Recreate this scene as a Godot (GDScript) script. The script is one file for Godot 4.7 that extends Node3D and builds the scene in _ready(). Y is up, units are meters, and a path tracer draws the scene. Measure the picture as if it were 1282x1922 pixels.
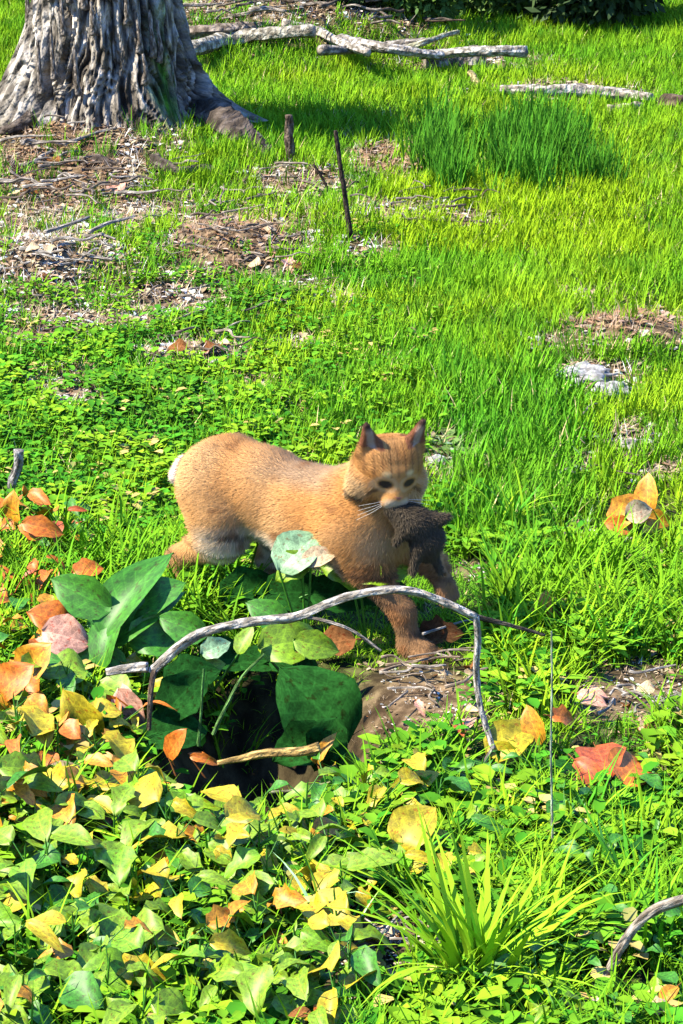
extends Node3D
# A short-tailed wild cat walking through a sunlit clearing: grass, leafy seedlings, dead sticks, an old trunk behind.

const W := 1282.0
const H := 1922.0
const FOCAL := 5500.0                 # focal length in photograph pixels
const EYE := Vector3(0, 2.64, 0)
var pitch := atan(1816.0 / FOCAL)
var rng := RandomNumberGenerator.new()
var n_lump := FastNoiseLite.new()
var n_patch := FastNoiseLite.new()
var n_fine := FastNoiseLite.new()
var n_bark := FastNoiseLite.new()
var bumps: Array = []                 # [x, z, radius x, radius z, height]
var taken := {}
var mat := {}
var leaf_meshes: Array = []
var stick_meshes: Array = []

# ------------------------------------------------------------------ naming
func numbered(called: String) -> String:
	var k: int = taken.get(called, 0)
	taken[called] = k + 1
	return called if k == 0 else "%s_%03d" % [called, k]

func tag(o: Node3D, label: String, category: String, group := "", kind := "") -> Node3D:
	o.set_meta("label", label)
	if category != "": o.set_meta("category", category)
	if group != "": o.set_meta("group", group)
	if kind != "": o.set_meta("kind", kind)
	return o

func mesh_node(called: String, mesh: Mesh, material: Material, parent: Node = null) -> MeshInstance3D:
	var o := MeshInstance3D.new()
	o.mesh = mesh
	o.material_override = material
	if parent == null:
		o.name = numbered(called)
		add_child(o, true)
	else:
		o.name = called
		parent.add_child(o, true)
	return o

func base(called: String, at: Vector3) -> Node3D:
	var o := Node3D.new()
	o.name = numbered(called)
	add_child(o, true)
	o.position = at
	return o

# ------------------------------------------------------------------ pixels and ground
func ray(px: float, py: float) -> Vector3:
	var d := Vector3((px - W / 2) / FOCAL, -(py - H / 2) / FOCAL, -1.0)
	return d.rotated(Vector3.RIGHT, -pitch)

func at_z(px: float, py: float, z: float) -> Vector3:
	var d := ray(px, py)
	return EYE + d * ((z - EYE.z) / d.z)

func flat(px: float, py: float) -> Vector3:
	var d := ray(px, py)
	return EYE + d * (-EYE.y / d.y)

func gp(px: float, py: float, up := 0.0) -> Vector3:
	var d := ray(px, py)
	var y := 0.0
	var p := EYE
	for k in 5:
		p = EYE + d * ((y + up - EYE.y) / d.y)
		y = hgt(p.x, p.z)
	return p

func pix(x: float, z: float) -> Vector2:          # photograph pixel of a flat ground point
	var c := (Vector3(x, 0, z) - EYE).rotated(Vector3.RIGHT, pitch)
	return Vector2(W / 2 + FOCAL * c.x / -c.z, H / 2 - FOCAL * c.y / -c.z)

func per_m(z: float) -> float:                    # pixels per metre on the ground at that z
	var c := (Vector3(0, 0, z) - EYE).rotated(Vector3.RIGHT, pitch)
	return FOCAL / -c.z

func hgt(x: float, z: float) -> float:
	var h := n_lump.get_noise_2d(x, z) * 0.045 + n_fine.get_noise_2d(x * 0.6, z * 0.6) * 0.012
	for b in bumps:
		var q := Vector2((x - b[0]) / b[2], (z - b[1]) / b[3]).length_squared()
		if q < 6.0: h += b[4] * exp(-q * q if b[4] < 0.0 else -q)
	return h

func add_bump(px: float, py: float, rpx: float, rz: float, h: float):
	var p := flat(px, py)
	bumps.append([p.x, p.z, rpx / per_m(p.z), rz, h])

# ------------------------------------------------------------------ mesh helpers
func kit() -> Dictionary:
	return {v = PackedVector3Array(), n = PackedVector3Array(), c = PackedColorArray(), u = PackedVector2Array(), i = PackedInt32Array()}

func done(k: Dictionary, smooth := true) -> ArrayMesh:
	var v: PackedVector3Array = k.v
	var ix: PackedInt32Array = k.i
	var n := PackedVector3Array()
	if k.n.size() == v.size():
		n = k.n
	else:
		n.resize(v.size())
		for t in range(0, ix.size(), 3):
			var a := ix[t]
			var b := ix[t + 1]
			var c := ix[t + 2]
			var f := (v[c] - v[a]).cross(v[b] - v[a])
			n[a] += f; n[b] += f; n[c] += f
		for j in n.size(): n[j] = n[j].normalized() if n[j].length_squared() > 0.0 else Vector3.UP
	var arr := []
	arr.resize(Mesh.ARRAY_MAX)
	arr[Mesh.ARRAY_VERTEX] = v
	arr[Mesh.ARRAY_NORMAL] = n
	if k.c.size() == v.size(): arr[Mesh.ARRAY_COLOR] = k.c
	if k.u.size() == v.size(): arr[Mesh.ARRAY_TEX_UV] = k.u
	arr[Mesh.ARRAY_INDEX] = ix
	var m := ArrayMesh.new()
	m.add_surface_from_arrays(Mesh.PRIMITIVE_TRIANGLES, arr)
	return m

func blade(k: Dictionary, root: Vector3, yaw: float, length: float, width: float, lean: float, bend: float, segs := 3, tint := Color.WHITE):
	var out := Vector3(cos(yaw), 0, sin(yaw))
	var side := Vector3(-sin(yaw), 0, cos(yaw))
	var p := root
	var a := lean
	var s0: int = k.v.size()
	for j in segs + 1:
		var t := float(j) / segs
		var w := width * 0.5 * (1.0 - pow(t, 1.8)) * (0.7 + 0.6 * minf(t * 3.0, 0.5))
		if j == segs:
			k.v.append(p); k.c.append(tint)
		else:
			k.v.append(p - side * w); k.v.append(p + side * w)
			k.c.append(tint); k.c.append(tint)
		p += (out * sin(a) + Vector3.UP * cos(a)) * length / segs
		a += bend / segs
	for j in segs:
		var q := s0 + j * 2
		if j == segs - 1:
			k.i.append_array(PackedInt32Array([q, q + 1, q + 2]))
		else:
			k.i.append_array(PackedInt32Array([q, q + 1, q + 3, q, q + 3, q + 2]))

func tuft(count: int, spread: float, length: float, width: float, lean: float, bend: float, segs := 3) -> ArrayMesh:
	var k := kit()
	for j in count:
		var y := rng.randf() * TAU
		var r := spread * sqrt(rng.randf())
		var g := rng.randf_range(0.7, 1.25)
		blade(k, Vector3(cos(y * 3.1) * r, -0.01, sin(y * 3.1) * r), y, length * rng.randf_range(0.55, 1.15), width * rng.randf_range(0.7, 1.2), lean * rng.randf_range(0.1, 1.3), bend * rng.randf_range(0.3, 1.6), segs, Color(g * rng.randf_range(0.85, 1.3), g, g))
	return done(k)

func weed(count: int, spread: float, height: float, size: float) -> ArrayMesh:        # low herb: small oval leaves on short stalks
	var k := kit()
	for j in count:
		var y := rng.randf() * TAU
		var r := spread * sqrt(rng.randf())
		var root := Vector3(cos(y) * r, height * rng.randf_range(0.3, 1.1), sin(y) * r)
		var out := Vector3(cos(y), rng.randf_range(-0.5, 0.6), sin(y)).normalized()
		var side := out.cross(Vector3.UP).normalized()
		var s := size * rng.randf_range(0.6, 1.3)
		var g := rng.randf_range(0.65, 1.3)
		var c := Color(g * rng.randf_range(0.8, 1.3), g, g)
		var up := side.cross(out).normalized()
		var s0: int = k.v.size()
		k.v.append(root)
		k.v.append(root + out * s * 0.35 + side * s * 0.33 + up * s * 0.1)
		k.v.append(root + out * s * 0.35 - side * s * 0.33 + up * s * 0.1)
		k.v.append(root + out * s * 0.75 + side * s * 0.28 + up * s * 0.06)
		k.v.append(root + out * s * 0.75 - side * s * 0.28 + up * s * 0.06)
		k.v.append(root + out * s - up * s * 0.1)
		k.v.append(root + out * s * 0.5)
		for q in 7: k.c.append(c)
		for t in [[0, 1, 6], [1, 3, 6], [3, 5, 6], [5, 4, 6], [4, 2, 6], [2, 0, 6]]:
			k.i.append_array(PackedInt32Array([s0 + t[0], s0 + t[1], s0 + t[2]]))
		blade(k, Vector3(root.x * 0.3, -0.01, root.z * 0.3), y, root.y * 1.1, 0.003, 0.3, 0.1, 1, c)
	return done(k)

func smooth_path(pts: Array, per := 5) -> Array:
	var o := []
	for j in pts.size() - 1:
		var a: Vector3 = pts[maxi(j - 1, 0)]
		var b: Vector3 = pts[j]
		var c: Vector3 = pts[j + 1]
		var d: Vector3 = pts[mini(j + 2, pts.size() - 1)]
		for s in per: o.append(b.cubic_interpolate(c, a, d, float(s) / per))
	o.append(pts[-1])
	return o

func tube(path: Array, r0: float, r1: float, sides := 8, rough := 0.12, tint := Color.WHITE, seed_at := 0.0, mid := -1.0) -> ArrayMesh:
	var k := kit()
	var along := 0.0
	var n := path.size()
	var side := Vector3.ZERO
	for j in n:
		var p: Vector3 = path[j]
		var dir: Vector3 = (path[mini(j + 1, n - 1)] - path[maxi(j - 1, 0)]).normalized()
		if j == 0: side = dir.cross(Vector3(0.3, 0.9, 0.2)).normalized()
		side = (side - dir * side.dot(dir)).normalized()
		var other := dir.cross(side)
		var t := float(j) / (n - 1)
		var r := lerpf(r0, r1, t)
		if mid > 0.0: r = lerpf(r0, mid, t * 2.0) if t < 0.5 else lerpf(mid, r1, t * 2.0 - 1.0)
		if j > 0: along += p.distance_to(path[j - 1])
		for s in sides + 1:
			var a := TAU * s / sides
			var q := side * cos(a) + other * sin(a)
			var e := r * (1.0 + rough * n_fine.get_noise_3d(cos(a) * 0.9 + seed_at, sin(a) * 0.9, along * 7.0 + seed_at) * 2.0)
			k.v.append(p + q * e)
			var g := 1.0 + 0.35 * n_fine.get_noise_3d(seed_at + cos(a) * 5.0, along * 30.0, sin(a) * 5.0)
			k.c.append(Color(tint.r * g, tint.g * g, tint.b * g))
			k.u.append(Vector2(float(s) / sides * 0.5, along * 2.2))
	for j in n - 1:
		for s in sides:
			var a := j * (sides + 1) + s
			var b := a + sides + 1
			k.i.append_array(PackedInt32Array([a, b, a + 1, a + 1, b, b + 1]))
	for e in [0, n - 1]:
		var c0: int = k.v.size()
		k.v.append(path[e]); k.c.append(Color(tint.r * 1.2, tint.g * 1.1, tint.b)); k.u.append(Vector2(0.5, 0))
		for s in sides:
			var a: int = e * (sides + 1) + s
			if e == 0: k.i.append_array(PackedInt32Array([c0, a, a + 1]))
			else: k.i.append_array(PackedInt32Array([c0, a + 1, a]))
	return done(k)

func leaf_shape(ratio: float, lobes: float, fold: float, curl: float, wave: float) -> ArrayMesh:   # unit length along +Z, upper face +Y
	var k := kit()
	var nl := 9
	for j in nl + 1:
		var t := float(j) / nl
		var w := ratio * pow(sin(PI * pow(t, 0.8)), 0.75) * (1.0 + lobes * sin(t * 17.0))
		if j == 0: w = 0.02
		if j == nl: w = 0.0
		var y := -curl * t * t + 0.12 * t
		for s in 5:
			var f := (s - 2) / 2.0
			var x := f * w * 0.5
			k.v.append(Vector3(x, y + absf(f) * fold * w + wave * sin(t * 9.0 + f * 2.0) * absf(f), t - absf(f) * 0.02))
			k.u.append(Vector2(0.5 + f * 0.5, t))
			k.c.append(Color.WHITE)
	for j in nl:
		for s in 4:
			var a := j * 5 + s
			k.i.append_array(PackedInt32Array([a, a + 5, a + 1, a + 1, a + 5, a + 6]))
	return done(k)

# ------------------------------------------------------------------ materials
func noise_image(size: int, freq: float, seed_at: int, low: Color, high: Color, contrast := 1.0, speck := 0.0) -> ImageTexture:
	var n := FastNoiseLite.new()
	n.seed = seed_at
	n.frequency = freq
	n.fractal_octaves = 5
	var g := n.get_seamless_image(size, size)
	var o := Image.create(size, size, true, Image.FORMAT_RGB8)
	var r := RandomNumberGenerator.new()
	r.seed = seed_at
	for y in size:
		for x in size:
			var t := clampf((g.get_pixel(x, y).r - 0.5) * contrast + 0.5 + r.randf_range(-speck, speck), 0.0, 1.0)
			o.set_pixel(x, y, low.lerp(high, t))
	o.generate_mipmaps()
	return ImageTexture.create_from_image(o)

func vein_image() -> ImageTexture:
	var s := 256
	var o := Image.create(s, s, true, Image.FORMAT_RGB8)
	var n := FastNoiseLite.new()
	n.seed = 4
	n.frequency = 0.02
	var n2 := FastNoiseLite.new()
	n2.seed = 9
	n2.frequency = 0.09
	for y in s:
		for x in s:
			var u := absf(x / 255.0 - 0.5) * 2.0
			var v := y / 255.0
			var g := 0.78 + 0.24 * n.get_noise_2d(x, y) + 0.16 * n2.get_noise_2d(x, y)
			var f := fposmod(v * 8.0 - u * 1.9, 1.0)
			var vein := maxf(clampf(1.0 - absf(f - 0.5) * 14.0, 0.0, 1.0) * 0.7, clampf(1.0 - u * 16.0, 0.0, 1.0))
			g += vein * 0.16
			var b := clampf((n.get_noise_2d(x + 400, y) - 0.34) * 5.0, 0.0, 1.0)       # brown blotches
			o.set_pixel(x, y, Color(g, g * (1.0 - 0.25 * b), g * (1.0 - 0.3 * b)) if b < 0.01 else Color(g * (1.0 - 0.1 * b), g * (1.0 - 0.35 * b), g * (1.0 - 0.4 * b)))
	o.generate_mipmaps()
	return ImageTexture.create_from_image(o)

func lin(r: float, g: float, b: float) -> Color:
	return Color(r, g, b).linear_to_srgb()

func plain(color: Color, rough := 0.9, tex: Texture2D = null) -> StandardMaterial3D:
	var m := StandardMaterial3D.new()
	m.albedo_color = color
	m.roughness = rough
	m.metallic_specular = 0.3
	if tex: m.albedo_texture = tex
	m.cull_mode = BaseMaterial3D.CULL_DISABLED
	return m

func tinted(rough := 0.85, tex: Texture2D = null) -> StandardMaterial3D:
	var m := plain(Color.WHITE, rough, tex)
	m.vertex_color_use_as_albedo = true
	return m

var leaf_tones := {
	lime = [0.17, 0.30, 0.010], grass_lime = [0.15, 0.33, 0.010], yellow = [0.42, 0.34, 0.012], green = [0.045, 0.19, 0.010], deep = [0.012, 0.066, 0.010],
	amber = [0.50, 0.23, 0.012], orange = [0.52, 0.15, 0.014], pink = [0.58, 0.30, 0.20], brown = [0.20, 0.085, 0.028],
	red = [0.40, 0.085, 0.018], pale = [0.24, 0.40, 0.20], buff = [0.48, 0.36, 0.20], dark_brown = [0.09, 0.042, 0.018]}

func make_materials():
	var veins := vein_image()
	for t in leaf_tones:
		var c: Array = leaf_tones[t]
		var m := plain(lin(c[0] * 1.2, c[1] * 1.2, c[2] * 1.2), 0.5, veins)
		m.metallic_specular = 0.4
		if t in ["lime", "grass_lime", "yellow", "green", "amber", "orange", "pale", "pink"]: m.backlight = Color(0.5, 0.5, 0.4)
		if t in ["deep", "dark_brown", "brown"]:
			m.roughness = 0.85
			m.metallic_specular = 0.12
		mat[t] = m
	for t in ["lime", "grass_lime", "green", "deep", "pale"]:
		var gm: StandardMaterial3D = mat[t].duplicate()
		gm.albedo_texture = null
		gm.roughness = 0.75
		gm.metallic_specular = 0.2
		gm.backlight = Color(0.9, 0.9, 0.5)
		mat[t + "_blade"] = gm
	mat.grass = tinted(0.8)
	mat.grass.metallic_specular = 0.15
	mat.grass.backlight = Color(0.9, 0.9, 0.5)
	mat.dry = tinted(0.9)
	mat.dry.backlight = Color(0.25, 0.25, 0.2)
	mat.stick = tinted(0.95, noise_image(256, 0.03, 11, Color(0.45, 0.43, 0.40), Color(1, 1, 1), 1.6, 0.12))
	mat.bark = tinted(0.95, noise_image(512, 0.02, 21, Color(0.40, 0.39, 0.37), Color(1, 1, 1), 1.8, 0.15))
	mat.soil = tinted(1.0, noise_image(512, 0.02, 31, Color(0.45, 0.42, 0.38), Color(1, 1, 1), 1.8, 0.2))
	mat.rock = tinted(0.95, noise_image(256, 0.03, 41, Color(0.5, 0.5, 0.5), Color(1, 1, 1), 1.7, 0.2))
	mat.rock.uv1_triplanar = true
	mat.rock.uv1_scale = Vector3(4, 4, 4)
	mat.fur = tinted(0.8)
	mat.needles = tinted(0.7)
	mat.eye = plain(lin(0.25, 0.16, 0.03), 0.1)
	mat.pupil = plain(lin(0.004, 0.004, 0.004), 0.1)
	mat.nose = plain(lin(0.25, 0.09, 0.06), 0.45)
	mat.whisker = plain(lin(0.7, 0.68, 0.6), 0.6)
	var bn := FastNoiseLite.new()
	bn.seed = 51
	bn.frequency = 0.025
	bn.fractal_octaves = 5
	var bump := bn.get_seamless_image(512, 512)
	bump.convert(Image.FORMAT_RGBA8)
	bump.bump_map_to_normal_map(14.0)
	bump.generate_mipmaps()
	for m in [mat.stick, mat.bark]:
		m.normal_enabled = true
		m.normal_texture = ImageTexture.create_from_image(bump)
		m.normal_scale = 1.2

# ------------------------------------------------------------------ where what grows (photograph pixels of the ground)
var litter := [[440, 462, 140, 70], [80, 500, 160, 62], [120, 335, 170, 100], [270, 400, 130, 40], [560, 350, 90, 26], [330, 560, 90, 24], [120, 600, 130, 24], [370, 660, 95, 26], [1195, 640, 130, 42], [725, 300, 70, 34], [745, 405, 140, 20],
	[1190, 1320, 125, 60], [1150, 1460, 100, 26], [790, 1320, 120, 65], [690, 1790, 120, 75], [840, 875, 55, 45], [560, 62, 260, 40], [1090, 178, 150, 14], [130, 745, 60, 30], [1180, 835, 40, 30], [1120, 725, 80, 30], [300, 250, 60, 70], [900, 120, 140, 14],
	[260, 600, 40, 14], [60, 640, 60, 18], [560, 640, 40, 14], [150, 700, 40, 14], [640, 560, 50, 14], [480, 720, 40, 12], [230, 860, 30, 10], [700, 470, 60, 14], [1090, 870, 30, 20], [1240, 900, 50, 14], [1080, 1000, 50, 14], [1230, 1040, 60, 16], [1150, 1130, 50, 14], [900, 1060, 40, 14], [1100, 560, 60, 10], [560, 540, 40, 12], [30, 430, 60, 20], [880, 420, 60, 8], [1000, 660, 50, 10]]
var short_spots := [[1150, 1450, 120, 55], [965, 1405, 75, 50], [780, 1580, 70, 50], [1190, 1320, 120, 60], [1200, 980, 80, 40], [700, 1800, 110, 70], [600, 1890, 90, 30], [1220, 1890, 90, 50], [910, 1450, 50, 70], [1110, 1880, 60, 50], [780, 1340, 130, 70]]
var brown_spots := [[1195, 635, 130, 40], [440, 462, 110, 60], [725, 300, 60, 30], [110, 330, 90, 60]]
var darks := [[830, 300, 50, 50], [985, 300, 90, 55], [1100, 330, 60, 20], [250, 760, 120, 50], [420, 575, 110, 45], [330, 770, 80, 40]]
var bare := [[475, 1390, 195, 122]]

func inside(list: Array, p: Vector2) -> float:
	var best := 0.0
	for e in list:
		var q := Vector2((p.x - e[0]) / e[2], (p.y - e[1]) / e[3]).length()
		if q < 1.7: best = maxf(best, clampf((1.55 - q) / 0.95, 0.0, 1.0))
	return best

# ------------------------------------------------------------------ setting
func build_ground():
	var xs := PackedFloat32Array()
	var zs := PackedFloat32Array()
	for a in [-400, -150, -60, -30, -15, -9, -6, -4.5]: xs.append(a)
	var x := -3.6
	while x < 3.7:
		xs.append(x); x += 0.045
	for a in [4.5, 6, 9, 15, 30, 60, 150, 400]: xs.append(a)
	for a in [60, 20, 8, 2, -1, -2.5]: zs.append(a)
	var z := -3.6
	while z > -20.0:
		zs.append(z); z -= 0.05
	for a in [-21, -23, -26, -30, -40, -60, -100, -200, -500]: zs.append(a)
	var k := kit()
	for zz in zs:
		for xx in xs:
			k.v.append(Vector3(xx, hgt(xx, zz), zz))
			var p := pix(xx, minf(zz, -3.0))
			var l := inside(litter, p)
			var b := inside(bare, p)
			var s := 0.75 + 0.5 * n_patch.get_noise_2d(xx * 3.0, zz * 3.0)
			var c := Color(0.055, 0.075, 0.015).lerp(Color(0.23, 0.16, 0.09), l).lerp(Color(0.115, 0.078, 0.045), b)
			k.c.append(Color(c.r * s, c.g * s, c.b * s))
			k.u.append(Vector2(xx, zz) * 1.3)
	var n := xs.size()
	for j in zs.size() - 1:
		for i in n - 1:
			var a := j * n + i
			k.i.append_array(PackedInt32Array([a, a + n, a + 1, a + 1, a + n, a + n + 1]))
	var g := mesh_node("ground", done(k), mat.soil)
	tag(g, "soil of the clearing under grass and litter", "ground", "", "structure")
	g.remove_meta("category")

func multi(called: String, mesh: Mesh, m: Material, xf: Array, cols: Array, parent: Node = null) -> MultiMeshInstance3D:
	var mm := MultiMesh.new()
	mm.transform_format = MultiMesh.TRANSFORM_3D
	mm.use_colors = true
	mm.mesh = mesh
	mm.instance_count = xf.size()
	for j in xf.size():
		mm.set_instance_transform(j, xf[j])
		mm.set_instance_color(j, cols[j])
	var o := MultiMeshInstance3D.new()
	o.multimesh = mm
	o.material_override = m
	if parent == null:
		o.name = numbered(called)
		add_child(o, true)
	else:
		o.name = called
		parent.add_child(o, true)
	o.set_meta("kind", "stuff")
	return o

func build_cover():
	rng.seed = 77
	var kinds := ["fine_a", "fine_b", "long", "weed_a", "weed_b", "dry", "sedge", "flake"]
	var xf := {}
	var co := {}
	for q in kinds:
		xf[q] = []; co[q] = []
	var z := -4.4
	var dz := 0.1
	while z > -20.5:
		var d := 2050.0 * pow(5.5 / -z, 0.72)
		var half := -z * 0.117 * 1.3 + 0.5
		var count := int(d * dz * half * 2.0)
		for j in count:
			var x := rng.randf_range(-half, half)
			var zz := z - rng.randf() * dz
			var p := pix(x, zz)
			var l := inside(litter, p)
			var dk := inside(darks, p)
			l *= clampf(1.3 + 1.6 * n_patch.get_noise_2d(x * 6.0 + 9.0, zz * 6.0), 0.4, 1.35)
			if rng.randf() < inside(bare, p) * 1.2: continue
			if p.y > 1290.0 and rng.randf() < 0.48 * clampf((760.0 - p.x) / 200.0, 0.25, 1.0): continue
			var w := n_patch.get_noise_2d(x * 1.4, zz * 1.4)
			var w2 := n_patch.get_noise_2d(x * 5.0 + 50.0, zz * 5.0)
			var kind := "fine_a" if rng.randf() < 0.5 else "fine_b"
			var sc := rng.randf_range(0.7, 1.2) * (1.0 + 0.25 * w2)
			# mottled herbs on the nearer half and towards the tree, even grass beyond
			var herb := clampf((900.0 - p.x) / 700.0, 0.0, 1.0) * clampf((p.y - 380.0) / 250.0, 0.0, 1.0)
			if p.y > 1020.0: herb = clampf((1450.0 - p.x) / 1000.0, 0.42, 0.55)
			var trail: bool = absf(p.x - 690.0) < 230.0 and p.y > 1040.0 and p.y < 1300.0        # trodden short turf
			if rng.randf() < herb * (0.55 + w2 * 0.5): kind = "weed_a" if rng.randf() < 0.6 else "weed_b"
			elif p.y > 1050.0 and rng.randf() < (0.45 if p.x > 640.0 and p.y > 1240.0 else 0.42): kind = "long"
			if p.y > 1230.0 and not kind.begins_with("weed"): sc *= 0.76
			if rng.randf() < inside(short_spots, p) * 1.3: sc *= 0.4
			if trail:
				kind = "fine_b"; sc *= 0.5
			var c := Color(0.11, 0.28, 0.009).lerp(Color(0.22, 0.36, 0.010), clampf(w * 0.9 + 0.4, 0.0, 1.0))
			c = c.lerp(Color(0.05, 0.20, 0.012), clampf(-w2 * 1.3 + 0.08, 0.0, 0.8))
			if kind.begins_with("weed"):
				c = Color(0.045, 0.19, 0.010).lerp(Color(0.17, 0.31, 0.012), clampf(w2 * 1.2 + rng.randf_range(-0.1, 0.7), 0.0, 1.0))
				if rng.randf() < 0.05: c = Color(0.34, 0.27, 0.08)
			var v := rng.randf_range(0.75, 1.25)
			if rng.randf() < l * 0.95:
				kind = "dry" if rng.randf() < 0.5 else "flake"
				c = Color(0.42, 0.33, 0.21).lerp(Color(0.20, 0.12, 0.065), rng.randf())
				if rng.randf() < 0.22: c = Color(0.55, 0.52, 0.46)
				c = c.lerp(Color(0.23, 0.125, 0.06), 0.75 * inside(brown_spots, p))
				sc *= 0.8
			elif rng.randf() < clampf(dk * 1.1 + w2 * 1.4 - 0.3, 0.0, 0.62) * minf(dk * 4.0, 1.0):
				kind = "sedge" if p.y < 450.0 else "weed_a"
				c = Color(0.06, 0.19, 0.012)
				sc *= 1.1 if p.y < 450.0 else 1.0
			elif p.y < 480.0 and kind.begins_with("fine") and absf(p.x - 960.0) < 240.0 and p.y > 340.0:
				c = Color(0.21, 0.35, 0.008)
			if p.y > 720.0 and p.y < 1000.0 and absf(p.x - 955.0) < 130.0:
				sc *= 1.35
				c = c.lerp(Color(0.05, 0.23, 0.012), 0.6)
			if rng.randf() < 0.06 and kind != "flake":
				kind = "dry"; c = Color(0.45, 0.37, 0.17)
			if kind == "weed_a" or kind == "weed_b": sc *= clampf(7.5 / -zz, 0.7, 1.2)
			var b := Basis(Vector3.UP, rng.randf() * TAU).scaled(Vector3(sc, sc * rng.randf_range(0.8, 1.2), sc))
			xf[kind].append(Transform3D(b, Vector3(x, hgt(x, zz), zz)))
			co[kind].append(Color(c.r * v, c.g * v, c.b * v))
		z -= dz
	# the rest of the clearing, outside the frame
	for j in 16000:
		var x := rng.randf_range(-9, 9)
		var zz := rng.randf_range(-1.0, -27.0)
		if absf(x) < -zz * 0.117 * 1.3 + 0.5 and zz < -4.4 and zz > -20.5: continue
		var v := rng.randf_range(0.7, 1.2)
		var b := Basis(Vector3.UP, rng.randf() * TAU).scaled(Vector3(2.2, 1.2, 2.2))
		xf.fine_a.append(Transform3D(b, Vector3(x, hgt(x, zz), zz)))
		co.fine_a.append(Color(0.10 * v, 0.23 * v, 0.01))
	var shapes := {fine_a = tuft(9, 0.035, 0.105, 0.0050, 0.35, 0.5), fine_b = tuft(8, 0.03, 0.085, 0.0055, 0.7, 0.9), long = tuft(9, 0.03, 0.21, 0.0085, 0.6, 1.2, 4),
		weed_a = weed(12, 0.04, 0.065, 0.027), weed_b = weed(9, 0.045, 0.05, 0.036), dry = tuft(6, 0.03, 0.09, 0.004, 1.35, 0.4), sedge = tuft(10, 0.035, 0.17, 0.007, 0.3, 0.5), flake = weed(5, 0.045, 0.012, 0.032)}
	var say := {fine_a = ["meadow_grass", "bright green upright grass covering the clearing", "grass"], fine_b = ["meadow_grass", "bright lime green leaning grass mixed through the clearing", "grass"],
		long = ["long_grass", "long arching grass blades around the leafy seedlings", "grass"], weed_a = ["ground_cover", "low small-leaved green herbs between the grass", "herbs"],
		weed_b = ["ground_cover", "low round-leaved light green herbs between the grass", "herbs"], dry = ["dry_grass", "straw coloured dead grass lying in patches", "dry grass"],
		sedge = ["tall_grass", "tall deep green grass standing in the far meadow", "grass"], flake = ["leaf_litter", "brown and grey crumbled leaf litter in bare patches", "leaf litter"]}
	for q in kinds:
		var o := multi(say[q][0], shapes[q], mat.dry if q in ["dry", "flake"] else mat.grass, xf[q], co[q])
		tag(o, say[q][1], say[q][2], "", "stuff")
		print(q, " ", xf[q].size())

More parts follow.
